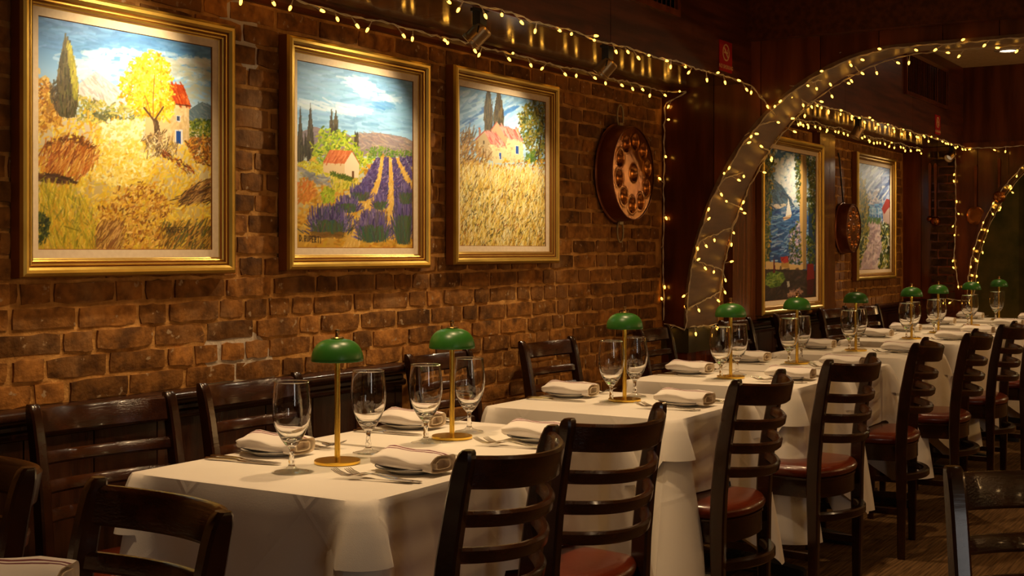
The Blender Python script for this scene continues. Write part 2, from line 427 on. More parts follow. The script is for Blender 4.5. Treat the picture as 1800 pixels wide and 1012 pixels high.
# wainscot with its cap rail and boards
def wainscot(n, x0, x1):
    base = struct('trim_%d' % n, MB().box(x0, x1, 2.95, 2.972, 0, 0.80), M['wood_dark'])
    x = x0
    while x < x1 - 0.02:
        e = min(x + 0.235, x1)
        part('panel', MB().box(x + 0.0025, e - 0.0025, 2.935, 2.952, 0.02, 0.775), M['wood_dark'], base, smooth=False); x = e
    prof = [(2.972, 0.765), (2.925, 0.765), (2.918, 0.772), (2.918, 0.786), (2.93, 0.792), (2.93, 0.802), (2.90, 0.815), (2.893, 0.825), (2.893, 0.838), (2.90, 0.846), (2.972, 0.85)]
    part('cap_rail', MB().prism(prof, 0, x0, x1), M['wood_dark'], base, 50)
wainscot(1, 0.4, 3.97)
wainscot(2, 6.70, 11.0)

# soffit along the brick wall: underside, fascia boards, edge mouldings
struct('trim_3', MB().box(-3, PX0, FY + 0.02, 2.968, ZS, ZS + 0.03), M['soffit'])
struct('trim_4', MB().box(PX1, EX0, FY + 0.02, 2.968, ZS, ZS + 0.03), M['soffit'])
fas = struct('trim_5', MB().box(-3, 10.97, FY + 0.012, FY + 0.03, ZS - 0.005, ZC), M['wood_beam'])
for k in range(9):
    a = -3 + k * 1.55; e = min(a + 1.55, 10.95)
    if a < 10.9: part('panel', MB().box(a + 0.002, e - 0.002, FY, FY + 0.014, ZS - 0.012, ZC - 0.002), M['wood_beam'], fas, smooth=False)
for n, (a, b) in ((6, (-3, PX0)), (7, (PX1, EX0))):
    struct('trim_%d' % n, MB().prism([(2.968, ZS + 0.005), (2.968, 2.075), (2.945, 2.078), (2.925, 2.09), (2.918, 2.105), (2.90, 2.112), (2.895, ZS + 0.005)], 0, a, b), M['wood_beam'])

# partition with its arched opening
AC, AA, AB, AZ = 1.68, 1.14, 1.385, 0.86
def arch_z(y, c=AC):
    if y <= c: return AZ + AB
    t = min(1.0, (y - c) / AA)
    return AZ + AB * math.sqrt(max(0.0, 1 - t * t))
def arch_curve(c, n=40, up=0.0):
    """(y, z) from the springing up to the flat head"""
    pts = []
    for k in range(n + 1):
        a = PI / 2 * k / n
        pts.append((c + AA * math.cos(a), AZ + (AB + up) * math.sin(a)))
    return pts
def partition(name, x0, x1, c, front_boards, matbody):
    ys = c + AA
    poly = [(2.965, 0.0), (2.965, ZC), (-3.9, ZC), (-3.9, AZ + AB + 0.05)] + [p for p in reversed(arch_curve(c, 40, 0.05))] + [(ys, 0.0)]
    body = struct(name, MB().prism(poly, 0, x0 + 0.016, x1), matbody)
    # front boards
    y = 2.964
    k = 0
    while y > -1.2:
        e = y - front_boards[k % len(front_boards)]; k += 1
        n = 8; top = ZC if y > FY else 2.33
        yy = [y - 0.002 + (e - y + 0.004) * i / n for i in range(n + 1)]
        lo = [(q, arch_z(q, c) if q < ys else 0.86) for q in yy]
        if e >= ys - 0.02: lo = [(yy[0], 0.87), (yy[-1], 0.87)]
        if any(q >= ys for q in yy) and e < ys - 0.02:
            lo = [(yy[0], 0.87), (ys + 0.001, 0.87)] + [(q, arch_z(q, c)) for q in yy if q < ys - 0.001]
        pl = lo + [(yy[-1], top), (yy[0], top)]
        part('panel', MB().prism(pl, 0, x0, x0 + 0.018), M['wood_wall'], body, smooth=False)
        y = e
    return body
pbody = partition('wall_partition', PX0, PX1, AC, [0.30, 0.255, 0.31, 0.29], M['wood_beam'])
mb = MB(); cv = arch_curve(AC, 48) + [(-3.9, AZ + AB)]; cr = arch_curve(AC, 48, 0.035) + [(-3.9, AZ + AB + 0.035)]
for (y0, z0), (y1, z1), (u0, w0), (u1, w1) in zip(cv[:-1], cv[1:], cr[:-1], cr[1:]):
    xa, xb = PX0 - 0.006, PX1 + 0.006
    mb.add([(xa, y0 - 0.004, z0 - 0.004), (xb, u0 - 0.004, w0 - 0.004), (xb, u1 - 0.004, w1 - 0.004), (xa, y1 - 0.004, z1 - 0.004),
            (xa, y0 + 0.010, z0 + 0.012), (xb, u0 + 0.010, w0 + 0.012), (xb, u1 + 0.010, w1 + 0.012), (xa, y1 + 0.010, z1 + 0.012)],
           [(0, 1, 2, 3), (7, 6, 5, 4), (0, 3, 7, 4), (1, 5, 6, 2)])
part('arch_band', mb, M['arch'], pbody, 40)
part('jamb_block', MB().box(PX0 - 0.008, PX1 + 0.008, 2.802, 2.96, 0.735, 0.862), M['jamb'], pbody, smooth=False)
part('jamb_panel', MB().box(PX0 - 0.004, PX1 + 0.004, 2.810, 2.96, 0.02, 0.735), M['wood_wall'], pbody, smooth=False)
# header beam above the arch
struct('trim_8', MB().box(PX0 - 0.06, PX0 + 0.02, -3.9, FY - 0.001, 2.33, ZC), M['wood_beam'])

# end of the room
ebody = partition('wall_end', EX0, EX1, 1.30, [0.155, 0.13, 0.13, 0.19, 0.24], M['wood_beam'])
mb = MB(); cv = arch_curve(1.30, 48) + [(-3.9, AZ + AB)]
for (y0, z0), (y1, z1) in zip(cv[:-1], cv[1:]):
    mb.add([(EX0 - 0.02, y0 - 0.004, z0 - 0.004), (EX1, y0 - 0.004, z0 - 0.004), (EX1, y1 - 0.004, z1 - 0.004), (EX0 - 0.02, y1 - 0.004, z1 - 0.004),
            (EX0 - 0.02, y0 + 0.02, z0 + 0.02), (EX1, y0 + 0.02, z0 + 0.02), (EX1, y1 + 0.02, z1 + 0.02), (EX0 - 0.02, y1 + 0.02, z1 + 0.02)],
           [(0, 1, 2, 3), (7, 6, 5, 4), (0, 3, 7, 4), (1, 5, 6, 2)])
part('arch_band', mb, M['wood_wall'], ebody, 40)
# brick pier let into the end wall, its shade painted in as a darker brick colour
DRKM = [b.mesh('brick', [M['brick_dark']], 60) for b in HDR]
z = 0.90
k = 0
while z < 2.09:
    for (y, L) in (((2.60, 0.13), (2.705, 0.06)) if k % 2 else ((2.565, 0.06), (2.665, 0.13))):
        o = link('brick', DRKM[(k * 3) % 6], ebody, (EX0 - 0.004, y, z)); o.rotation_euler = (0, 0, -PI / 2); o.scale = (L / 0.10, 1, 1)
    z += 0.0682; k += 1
struct('wall_far', MB().box(11.9, 12.0, -4, 3.1, 0, ZC), M['plaster'])
for n, y in ((9, 2.05), (10, 1.1)):
    struct('trim_%d' % n, MB().box(11.84, 11.9, y, y + 0.06, 0.0, ZC), M['wood_beam'])
# fascia across the end of the room
struct('trim_11', MB().box(10.95, EX0, -3.9, FY + 0.5, ZS, ZC), M['wood_wall'])
struct('trim_12', MB().box(10.93, EX0, -3.9, FY, ZS - 0.02, ZS + 0.02), M['wood_wall'])
# pilasters of the far bay
for n, (a, b) in ((13, (7.146, 7.55)), (14, (8.71, 9.04))):
    p = struct('trim_%d' % n, MB().box(a, b, 2.925, 2.966, 0.85, ZS), M['wood_red'])
    q = a
    while q < b - 0.02:
        e = min(q + 0.202, b)
        part('panel', MB().box(q + 0.002, e - 0.002, 2.905, 2.928, 0.85, 2.078), M['wood_red'], p, smooth=False); q = e

# ================================================================== PAINTINGS
def homog(src, dst):
    A = []
    for (x, y), (X, Y) in zip(src, dst):
        A.append([x, y, 1, 0, 0, 0, -X * x, -X * y, -X]); A.append([0, 0, 0, x, y, 1, -Y * x, -Y * y, -Y])
    return np.linalg.svd(np.array(A, float))[2][-1].reshape(3, 3)

class Painter:
    """a small oil painter: colours laid down stroke by stroke on a canvas array"""
    def __init__(s, W, H, quad, seed):
        s.W, s.H = W, H; s.a = np.ones((H, W, 3), np.float32) * 0.5
        s.h = homog(quad, [(0, 0), (W - 1, 0), (W - 1, H - 1), (0, H - 1)])
        s.r = np.random.default_rng(seed)
        s.yy, s.xx = np.mgrid[0:H, 0:W].astype(np.float32)
        q = np.array(quad, float); s.k = W / (q[1, 0] - q[0, 0])
    def m(s, p):
        p = np.atleast_2d(np.array(p, float)); v = np.c_[p, np.ones(len(p))] @ s.h.T
        return v[:, :2] / v[:, 2:3]
    def inside(s, P, x, y):
        c = np.zeros(x.shape, bool); n = len(P)
        for i in range(n):
            x0, y0 = P[i]; x1, y1 = P[(i + 1) % n]
            if y0 == y1: continue
            c ^= ((y0 > y) != (y1 > y)) & (x < (x1 - x0) * (y - y0) / (y1 - y0) + x0)
        return c
    def poly(s, pts, col, alpha=1.0, jit=0.0):
        P = s.m(pts); k = s.inside(P, s.xx, s.yy)
        c = np.array(col, np.float32) / 255
        if jit: c = c + s.r.normal(0, jit / 255, (k.sum(), 1)).astype(np.float32)
        s.a[k] = s.a[k] * (1 - alpha) + alpha * c
    def grad(s, stops):
        """vertical wash; stops: (t, colour)"""
        t = np.linspace(0, 1, s.H)
        for c in range(3):
            s.a[:, :, c] = np.interp(t, [q[0] for q in stops], [q[1][c] / 255 for q in stops])[:, None]
    def seg(s, x0, y0, x1, y1, w, col, alpha=1.0):
        R = w + 1.2
        ax, bx = int(max(0, min(x0, x1) - R)), int(min(s.W, max(x0, x1) + R + 1))
        ay, by = int(max(0, min(y0, y1) - R)), int(min(s.H, max(y0, y1) + R + 1))
        if ax >= bx or ay >= by: return
        X = s.xx[ay:by, ax:bx] - x0; Y = s.yy[ay:by, ax:bx] - y0
        dx, dy = x1 - x0, y1 - y0; L2 = dx * dx + dy * dy + 1e-6
        t = np.clip((X * dx + Y * dy) / L2, 0, 1)
        d = np.sqrt((X - t * dx) ** 2 + (Y - t * dy) ** 2)
        k = (np.clip(w + 0.5 - d, 0, 1) * alpha)[:, :, None]
        s.a[ay:by, ax:bx] = s.a[ay:by, ax:bx] * (1 - k) + k * np.asarray(col, np.float32)
    def line(s, pts, w, col, alpha=1.0):
        P = s.m(pts); c = np.array(col) / 255
        for a, b in zip(P[:-1], P[1:]): s.seg(a[0], a[1], b[0], b[1], w, c, alpha)
    def strokes(s, region, n, ang, spread, L, w, pal, alpha=0.9, jit=14, rise=0.0, soft=None):
        """n strokes inside region (polygon), direction ang degrees (0 right, 90 up)"""
        P = s.m(region); lo = P.min(0); hi = P.max(0); pal = np.array(pal, float); got = 0; tries = 0
        while got < n and tries < 40:
            q = lo + (hi - lo) * s.r.random((n, 2)); tries += 1
            q = q[s.inside(P, q[:, 0], q[:, 1])][: n - got]
            if soft is None: soft = 0.04 if spread > 9 else 0.0
            if soft: q = q + s.r.normal(0, 1, q.shape) * (hi - lo) * soft
            if rise: q = q[np.argsort(q[:, 1])]
            for x, y in q:
                a = math.radians(ang + s.r.normal(0, spread)); l = L * s.k * s.r.uniform(0.5, 1.3) * 0.5
                c = pal[s.r.integers(len(pal))] + s.r.normal(0, jit) + s.r.normal(0, jit * 0.4, 3)
                s.seg(x - l * math.cos(a), y + l * math.sin(a), x + l * math.cos(a), y - l * math.sin(a), w * s.k * s.r.uniform(0.6, 1.3), np.clip(c, 2, 252) / 255, alpha)
            got += len(q)
    def text(s, letters, x, y, w, h, col, lw, slope=0.0):
        G = {'D': [[(0, 0), (0, 1), (.6, .85), (.75, .5), (.55, .1), (0, 0)]], 'R': [[(0, 1), (0, 0), (.6, .1), (.6, .45), (0, .55), (.7, 1)]],
             'U': [[(0, 0), (0, .8), (.35, 1), (.65, .8), (.65, 0)]], 'P': [[(0, 1), (0, 0), (.6, .1), (.6, .45), (0, .55)]],
             'E': [[(.65, 0), (0, 0), (0, 1), (.65, 1)], [(0, .5), (.5, .5)]], 'T': [[(0, 0), (.8, 0)], [(.4, 0), (.4, 1)]],
             'I': [[(.3, 0), (.3, 1)]], '.': [[(.2, .95), (.3, 1)]]}
        for i, ch in enumerate(letters):
            for pl in G.get(ch, []):
                s.line([(x + i * w + a * w * 0.85, y + b * h + slope * i) for a, b in pl], lw, col, 0.95)
    def mesh(s, name, width, height):
        W, H = s.W, s.H; me = bpy.data.meshes.new(name)
        lum = s.a.mean(2); relief = 0.0012 * (lum - 0.5)
        X = (s.xx / (W - 1) - 0.5) * width; Z = (0.5 - s.yy / (H - 1)) * height
        co = np.stack([X, -relief, Z], 2).reshape(-1, 3).astype(np.float32)
        i = np.arange(W * H).reshape(H, W)
        f = np.stack([i[1:, :-1], i[1:, 1:], i[:-1, 1:], i[:-1, :-1]], 2).reshape(-1, 4).astype(np.int32)
        me.vertices.add(len(co)); me.vertices.foreach_set('co', co.ravel())
        me.loops.add(f.size); me.loops.foreach_set('vertex_index', f.ravel())
        me.polygons.add(len(f)); me.polygons.foreach_set('loop_start', np.arange(0, f.size, 4, dtype=np.int32))
        me.update(calc_edges=True)
        at = me.color_attributes.new('paint', 'FLOAT_COLOR', 'POINT')
        c = np.clip(s.a.reshape(-1, 3), 0, 1); c = np.where(c <= 0.04045, c / 12.92, ((c + 0.055) / 1.055) ** 2.4)
        at.data.foreach_set('color', np.c_[c, np.ones(len(c))].astype(np.float32).ravel())
        me.polygons.foreach_set('use_smooth', [True] * len(f))
        me.materials.append(M['paint']); return me

pm = bpy.data.materials.new('oil_paint'); pm.use_nodes = True
_b = pm.node_tree.nodes['Principled BSDF']; _a = pm.node_tree.nodes.new('ShaderNodeVertexColor'); _a.layer_name = 'paint'
pm.node_tree.links.new(_a.outputs[0], _b.inputs['Base Color']); _b.inputs['Roughness'].default_value = 0.55; _b.inputs['Specular IOR Level'].default_value = 0.25
M['paint'] = pm

def paint_autumn():
    A = lambda x, y: (60 + x / 4.4, 10 + y / 4.4)
    B = lambda x, y: (60 + x / 4.4, 230 + y / 4.4)
    p = Painter(270, 320, [(68.3, 22.6), (373.5, 76), (373.5, 443), (69.9, 444.5)], 1)
    p.grad([(0, (92, 122, 148)), (.12, (110, 150, 182)), (.22, (160, 185, 200)), (.34, (214, 206, 190)), (.45, (205, 190, 160)), (1, (200, 160, 60))])
    p.strokes([A(30, 40), A(1380, 290), A(1380, 420), A(30, 330)], 260, 3, 12, 26, 2.4, [(100, 140, 172), (120, 158, 186), (90, 128, 158), (140, 168, 188)], .35, 8)
    p.strokes([A(200, 360), A(500, 330), A(820, 310), A(1380, 400), A(1380, 560), A(300, 560)], 260, 8, 15, 20, 2.6, [(236, 224, 204), (228, 214, 192), (240, 232, 216)], .4, 6)
    p.strokes([A(1050, 380), A(1370, 390), A(1370, 450), A(1050, 420)], 70, -4, 8, 14, 2, [(232, 206, 170), (226, 196, 160)], .5, 6)
    p.strokes([A(1040, 420), A(1370, 460), A(1370, 720), A(1180, 720)], 120, 0, 14, 14, 2.4, [(206, 178, 132), (196, 172, 134)], .35, 6)
    p.a[:130] *= np.array([0.86, 0.99, 1.13], np.float32)
    # pale mountain
    p.poly([A(330, 700), A(350, 600), A(480, 490), A(520, 520), A(640, 610), A(720, 770), A(500, 760)], (206, 200, 196))
    p.strokes([A(350, 690), A(360, 610), A(480, 500), A(620, 610), A(700, 740)], 150, -48, 14, 9, 1.1, [(224, 218, 214), (186, 178, 176), (170, 160, 160), (236, 230, 224)], .7, 6)
    # far blue hill on the other side
    p.poly([A(1200, 800), A(1240, 770), A(1310, 725), A(1380, 755), A(1390, 900), A(1200, 900)], (92, 112, 122))
    p.strokes([A(1210, 800), A(1310, 735), A(1380, 765), A(1380, 880), A(1210, 880)], 60, -35, 14, 8, 1.1, [(112, 130, 138), (80, 98, 108), (128, 134, 132)], .6, 6)
    # hedges behind
    p.strokes([A(330, 700), A(420, 700), A(760, 780), A(870, 850), A(860, 950), A(360, 900)], 420, 40, 60, 5, 1.3, [(168, 160, 70), (140, 138, 66), (190, 172, 72), (112, 112, 64), (206, 186, 92)], .8, 10)
    p.strokes([A(420, 830), A(560, 810), A(700, 870), A(600, 910)], 90, 20, 50, 5, 1.3, [(92, 96, 66), (108, 106, 66)], .7, 8)
    p.strokes([A(1200, 880), A(1390, 860), A(1390, 1010), A(1200, 1010)], 190, 60, 50, 5, 1.4, [(104, 118, 34), (76, 94, 28), (150, 146, 44), (58, 76, 24)], .9, 8)
    # golden field
    p.strokes([A(30, 860), A(380, 880), A(900, 900), A(1250, 1010), B(1390, 260), B(1390, 940), B(30, 940)], 2600, 60, 40, 8, 1.5, [(226, 184, 44), (236, 200, 66), (216, 168, 34), (240, 212, 104), (206, 152, 34), (230, 190, 54)], .8, 10)
    p.strokes([B(500, 0), B(800, 0), B(860, 180), B(1000, 240), B(800, 420), B(560, 420), B(430, 330)], 760, 45, 50, 7, 1.5, [(244, 222, 130), (248, 234, 170), (240, 208, 92), (234, 194, 56)], .8, 8)
    p.strokes([A(520, 900), A(860, 880), B(820, 60), B(560, 60)], 260, 30, 60, 6, 1.8, [(242, 226, 176), (246, 234, 200), (236, 204, 110)], .8, 8)
    # bushes at the edge
    p.strokes([A(35, 520), A(110, 560), A(190, 760), A(230, 900), A(35, 980)], 420, 70, 50, 6, 1.5, [(206, 152, 52), (176, 118, 34), (232, 190, 96), (150, 98, 34), (222, 170, 66)], .9, 10)
    # cypress
    p.poly([A(250, 205), A(275, 290), A(305, 340), A(325, 440), A(352, 620), A(345, 780), A(320, 860), A(270, 870), A(200, 850), A(178, 720), A(185, 560), A(205, 400), A(235, 270)], (86, 76, 46))
    p.strokes([A(250, 210), A(300, 340), A(345, 620), A(335, 840), A(200, 840), A(185, 560), A(210, 390)], 420, 88, 8, 13, 1.0, [(92, 82, 54), (66, 58, 38), (112, 100, 62), (78, 72, 42)], .8, 8)
    p.strokes([A(260, 260), A(300, 340), A(330, 460), A(350, 620), A(330, 740), A(300, 600)], 150, 84, 8, 10, 1.0, [(164, 158, 52), (140, 134, 46), (184, 176, 62)], .8, 8)
    p.strokes([A(130, 620), A(185, 560), A(200, 820), A(150, 760)], 70, 80, 20, 7, 1.2, [(74, 66, 50), (100, 84, 52)], .7, 8)
    # house
    p.poly([A(1000, 690), A(1070, 740), A(1212, 760), A(1208, 1010), B(1205, 70), B(1020, 60), A(870, 1000), A(870, 850)], (214, 184, 130))
    p.strokes([A(1080, 760), A(1205, 770), B(1200, 60), B(1030, 50)], 130, 85, 30, 9, 2, [(222, 192, 140), (204, 172, 116), (228, 202, 156), (190, 158, 104)], .5, 6)
    p.poly([A(1040, 585), A(1165, 592), A(1225, 758), A(1080, 742), A(1050, 660)], (196, 78, 26))
    p.strokes([A(1050, 595), A(1160, 600), A(1215, 750), A(1090, 735)], 110, -66, 5, 13, 1.1, [(212, 92, 34), (170, 60, 20), (226, 116, 50), (150, 52, 20)], .8, 8)
    p.line([A(1080, 745), A(1225, 762)], .8, (84, 40, 22))
    p.poly([A(1108, 835), A(1144, 840), A(1142, 890), A(1108, 886)], (196, 200, 206)); p.poly([A(1115, 842), A(1138, 845), A(1137, 884), A(1115, 881)], (62, 72, 96))
    p.poly([A(1100, 950), A(1158, 952), B(1160, 105), B(1100, 95)], (214, 212, 208)); p.poly([A(1110, 962), A(1148, 964), B(1148, 100), B(1110, 92)], (34, 76, 150))
    p.line([A(1128, 962), B(1128, 98)], .5, (24, 52, 112))
    # golden tree
    p.strokes([A(880, 330), A(960, 340), A(1040, 440), A(1060, 600), A(1085, 740), A(1050, 860), A(960, 860), A(830, 830), A(720, 720), A(670, 580), A(760, 440)], 1250, 40, 60, 5.5, 1.5, [(228, 178, 34), (238, 196, 60), (210, 152, 26), (244, 212, 104), (196, 136, 26), (234, 186, 40)], .9, 9)
    p.line([A(960, 1010), A(935, 880), A(900, 830), A(860, 780)], 1.6, (88, 62, 40)); p.line([A(940, 880), A(985, 810), A(1010, 770)], 1.2, (88, 62, 40)); p.line([A(930, 860), A(930, 700), A(940, 520)], .6, (110, 76, 42)); p.line([A(910, 830), A(880, 720), A(865, 680)], .6, (110, 76, 42))
    p.poly([A(930, 870), A(970, 880), B(995, 60), B(985, 150), B(945, 150), B(950, 20)], (86, 64, 44))
    p.strokes([A(930, 880), A(970, 890), B(985, 140), B(950, 140)], 60, 85, 8, 10, .8, [(110, 86, 60), (64, 46, 32), (132, 104, 70)], .8, 6)
    p.strokes([B(850, 60), B(1010, 0), B(1120, 120), B(1080, 210), B(900, 180)], 200, 70, 35, 12, .8, [(120, 96, 62), (84, 64, 44), (226, 206, 156), (166, 136, 88)], .85, 8)
    p.strokes([B(960, 150), B(1040, 170), B(1250, 300), B(1230, 340), B(1060, 230)], 80, -35, 25, 6, .8, [(104, 62, 30), (70, 48, 28), (146, 76, 28), (130, 44, 22)], .85, 8)
    p.strokes([B(1180, 60), B(1390, 40), B(1390, 270), B(1260, 240)], 330, 50, 50, 5, 1.2, [(150, 88, 26), (110, 66, 24), (206, 144, 44), (84, 60, 26), (190, 116, 32)], .9, 8)
    # rust brown tuft
    p.strokes([B(100, 150), B(250, 60), B(400, 90), B(500, 180), B(460, 290), B(340, 380), B(150, 370), B(80, 280)], 430, 62, 16, 18, .9, [(176, 98, 32), (150, 76, 24), (204, 130, 50), (128, 66, 26), (222, 160, 76), (206, 150, 66), (190, 110, 38)], .8, 10, soft=.07)
    p.strokes([B(40, 340), B(220, 360), B(330, 410), B(200, 420), B(40, 400)], 120, -8, 12, 14, 1.2, [(86, 56, 34), (112, 76, 44), (66, 44, 28)], .8, 6)
    p.strokes([B(90, 100), B(330, 20), B(500, 130), B(480, 160), B(250, 70), B(110, 140)], 90, 30, 50, 4, 1, [(92, 52, 22), (120, 70, 24)], .8, 6)
    # dark tuft
    p.strokes([B(1110, 520), B(1300, 400), B(1390, 370), B(1390, 560), B(1150, 570)], 220, 32, 12, 18, 1.0, [(92, 60, 28), (66, 44, 24), (140, 96, 44), (186, 140, 70)], .85, 8)
    # brown bush in front
    p.strokes([B(480, 690), B(650, 480), B(780, 410), B(1000, 460), B(1060, 580), B(1010, 740), B(1000, 940), B(480, 940)], 900, 55, 45, 6, 1.2, [(184, 124, 38), (156, 98, 30), (212, 158, 62), (126, 80, 30), (232, 188, 92), (216, 164, 60)], .9, 10)
    p.strokes([B(500, 760), B(700, 720), B(680, 940), B(480, 940)], 180, 58, 10, 16, 1.0, [(206, 160, 84), (140, 92, 42), (120, 80, 36)], .8, 8)
    # green grasses below
    p.strokes([B(40, 430), B(300, 460), B(480, 660), B(480, 940), B(40, 940)], 620, 95, 22, 20, .9, [(166, 152, 36), (190, 168, 42), (122, 118, 36), (222, 188, 56), (206, 154, 38)], .65, 10)
    p.strokes([B(40, 660), B(120, 680), B(130, 880), B(40, 900)], 90, 60, 50, 6, 1.3, [(58, 70, 34), (84, 90, 36), (46, 54, 34)], .85, 6)
    p.strokes([B(1000, 740), B(1390, 720), B(1390, 940), B(1000, 940)], 380, 58, 14, 16, 1.1, [(120, 84, 30), (176, 126, 40), (92, 72, 34), (206, 160, 60), (86, 84, 40)], .8, 10)
    p.text('DRUPERTI', *B(1035, 765), 5.1, 9.2, (44, 32, 20), .5)
    return p

def paint_lavender():
    p = Painter(210, 300, [(32, 38), (596, 137), (592, 982), (30, 980)], 2)
    p.grad([(0, (118, 148, 166)), (.2, (150, 180, 196)), (.34, (176, 200, 210)), (.45, (180, 198, 204)), (1, (196, 148, 50))])
    p.strokes([(32, 40), (596, 140), (596, 400), (32, 380)], 420, 2, 10, 70, 6, [(128, 158, 178), (150, 178, 194), (112, 146, 170), (168, 190, 202), (140, 172, 196)], .35, 8)
    p.strokes([(32, 230), (200, 240), (420, 290), (300, 310), (32, 275)], 90, -5, 6, 50, 5, [(222, 216, 206), (214, 212, 208)], .55, 6)
    p.strokes([(260, 130), (320, 100), (480, 210), (540, 225), (440, 245), (300, 180)], 100, -6, 12, 40, 5, [(216, 210, 200), (204, 206, 206)], .5, 6)
    p.strokes([(430, 240), (500, 250), (490, 285), (400, 270)], 30, -4, 8, 40, 4, [(94, 140, 176), (110, 150, 180)], .6, 6)
    p.a[:125] *= np.array([0.88, 0.99, 1.10], np.float32)
    p.poly([(32, 420), (60, 395), (115, 370), (160, 385), (250, 395), (300, 420), (330, 405), (420, 397), (470, 405), (560, 420), (596, 440), (596, 520), (32, 520)], (140, 126, 128))
    p.strokes([(330, 410), (420, 400), (590, 440), (590, 500), (330, 490)], 170, -14, 20, 26, 3, [(160, 140, 130), (124, 114, 120), (178, 156, 138), (146, 128, 124)], .6, 8)
    p.strokes([(40, 410), (115, 375), (250, 400), (250, 440), (40, 440)], 60, -20, 20, 20, 3, [(112, 104, 124), (132, 120, 132)], .6, 6)
    # cypresses
    for x, t, b, w_ in ((48, 275, 555, 17), (97, 250, 545, 20), (73, 420, 520, 7), (200, 300, 400, 9), (221, 296, 395, 9), (316, 408, 465, 5), (325, 412, 465, 4)):
        p.poly([(x, t), (x + w_ * .6, t + (b - t) * .4), (x + w_, b - (b - t) * .2), (x + w_ * .8, b), (x - w_ * .8, b), (x - w_, b - (b - t) * .2), (x - w_ * .6, t + (b - t) * .4)], (62, 56, 44))
        p.strokes([(x, t), (x + w_, b - 30), (x, b), (x - w_, b - 30)], 60, 88, 7, 36, 2, [(78, 70, 52), (48, 44, 36), (92, 84, 58)], .7, 6)
    # bright green trees
    p.strokes([(110, 470), (150, 395), (200, 385), (260, 400), (310, 440), (330, 480), (390, 510), (400, 560), (340, 610), (110, 560)], 720, 50, 50, 13, 3.4, [(150, 170, 34), (176, 190, 44), (120, 146, 30), (198, 200, 70), (88, 118, 30), (164, 180, 40)], .9, 12)
    p.strokes([(380, 480), (440, 465), (500, 490), (592, 490), (592, 525), (440, 525), (390, 540)], 170, 40, 50, 10, 3, [(96, 128, 46), (72, 104, 40), (120, 146, 56)], .9, 8)
    # ground
    p.strokes([(30, 560), (330, 610), (430, 530), (592, 530), (592, 980), (30, 980)], 900, 20, 40, 24, 5, [(206, 152, 40), (190, 134, 32), (218, 168, 60), (176, 122, 34)], .7, 10)
    p.strokes([(40, 545), (180, 570), (190, 620), (60, 620)], 170, 50, 50, 13, 3, [(196, 184, 40), (168, 160, 36), (208, 198, 70)], .9, 10)
    p.strokes([(30, 560), (60, 590), (210, 640), (215, 680), (120, 650), (30, 600)], 80, -15, 20, 22, 4, [(140, 140, 136), (118, 120, 122), (160, 156, 146)], .8, 6)
    p.strokes([(30, 640), (100, 650), (130, 720), (60, 760), (30, 740)], 130, 70, 30, 22, 3, [(196, 108, 36), (206, 130, 50), (180, 120, 40)], .7, 10)
    p.strokes([(145, 690), (185, 670), (215, 700), (210, 750), (160, 755)], 110, 70, 40, 14, 3, [(150, 164, 34), (124, 140, 30), (176, 184, 50)], .9, 8)
    p.strokes([(190, 605), (330, 610), (330, 680), (210, 690)], 170, 80, 20, 20, 3, [(186, 176, 44), (206, 190, 70), (146, 146, 40), (214, 190, 90)], .85, 8)
    # little house
    p.poly([(157, 553), (262, 556), (262, 622), (160, 600)], (214, 184, 140)); p.poly([(262, 556), (300, 495), (334, 560), (330, 628), (262, 622)], (226, 204, 168))
    p.poly([(157, 553), (190, 488), (300, 492), (262, 558)], (196, 106, 58))
    p.strokes([(165, 548), (195, 492), (295, 496), (258, 552)], 70, 60, 6, 26, 2.4, [(212, 124, 74), (176, 88, 46), (222, 142, 92)], .7, 8)
    p.line([(298, 492), (336, 558)], .8, (168, 84, 44)); p.poly([(297, 594), (309, 594), (309, 632), (297, 630)], (104, 70, 40))
    p.strokes([(190, 598), (300, 628), (300, 645), (200, 620)], 80, 30, 50, 9, 3, [(66, 84, 26), (96, 110, 30)], .9, 8)
    # lavender rows
    lav = [(74, 58, 104), (96, 78, 128), (58, 46, 88), (116, 98, 142), (84, 70, 132), (132, 112, 146)]
    rows = [[(418, 525), (440, 525), (415, 640), (370, 740), (300, 740), (345, 650)], [(455, 522), (478, 522), (478, 640), (470, 740), (405, 760), (440, 640)],
            [(492, 522), (512, 522), (560, 640), (592, 730), (592, 800), (505, 800), (500, 640)], [(525, 522), (555, 522), (592, 590), (592, 650)], [(565, 522), (592, 522), (592, 570)]]
    for rgn in rows: p.poly(rgn, (80, 64, 108)); p.strokes(rgn, 170, 62, 35, 12, 2.4, lav, .9, 10, soft=0.015)
    sand = [(214, 170, 84), (226, 190, 110), (200, 150, 60), (206, 158, 66)]
    for rgn in ([(441, 525), (454, 525), (440, 640), (400, 770), (330, 980), (250, 980), (330, 830), (385, 720), (420, 640)], [(479, 525), (491, 525), (500, 640), (505, 900), (470, 900), (480, 700)], [(512, 525), (524, 525), (592, 655), (592, 700), (560, 640)]):
        p.poly(rgn, (208, 164, 78)); p.strokes(rgn, 110, 70, 20, 18, 2.2, sand, .8, 8, soft=0.01)
    def bush(cx, base, wd, ht, n, dark):
        for _ in range(n):
            a = p.r.normal(0, 0.55); a = max(-1.1, min(1.1, a)); L = ht * p.r.uniform(0.5, 1.0) * (1 - 0.3 * abs(a)); bx = cx + p.r.normal(0, wd * 0.2)
            q = p.r.random()
            c = np.array(lav[p.r.integers(len(lav))] if q > 0.25 else dark, float) + p.r.normal(0, 10)
            x1, y1 = bx + math.sin(a) * wd * 0.62 * p.r.uniform(.5, 1), base - math.cos(a) * L
            x0 = bx + (x1 - bx) * p.r.uniform(.25, .75); y0 = base + (y1 - base) * p.r.uniform(.3, .75)
            p.line([(x0, y0), (x1, y1)], .75, np.clip(c, 5, 250), .9)
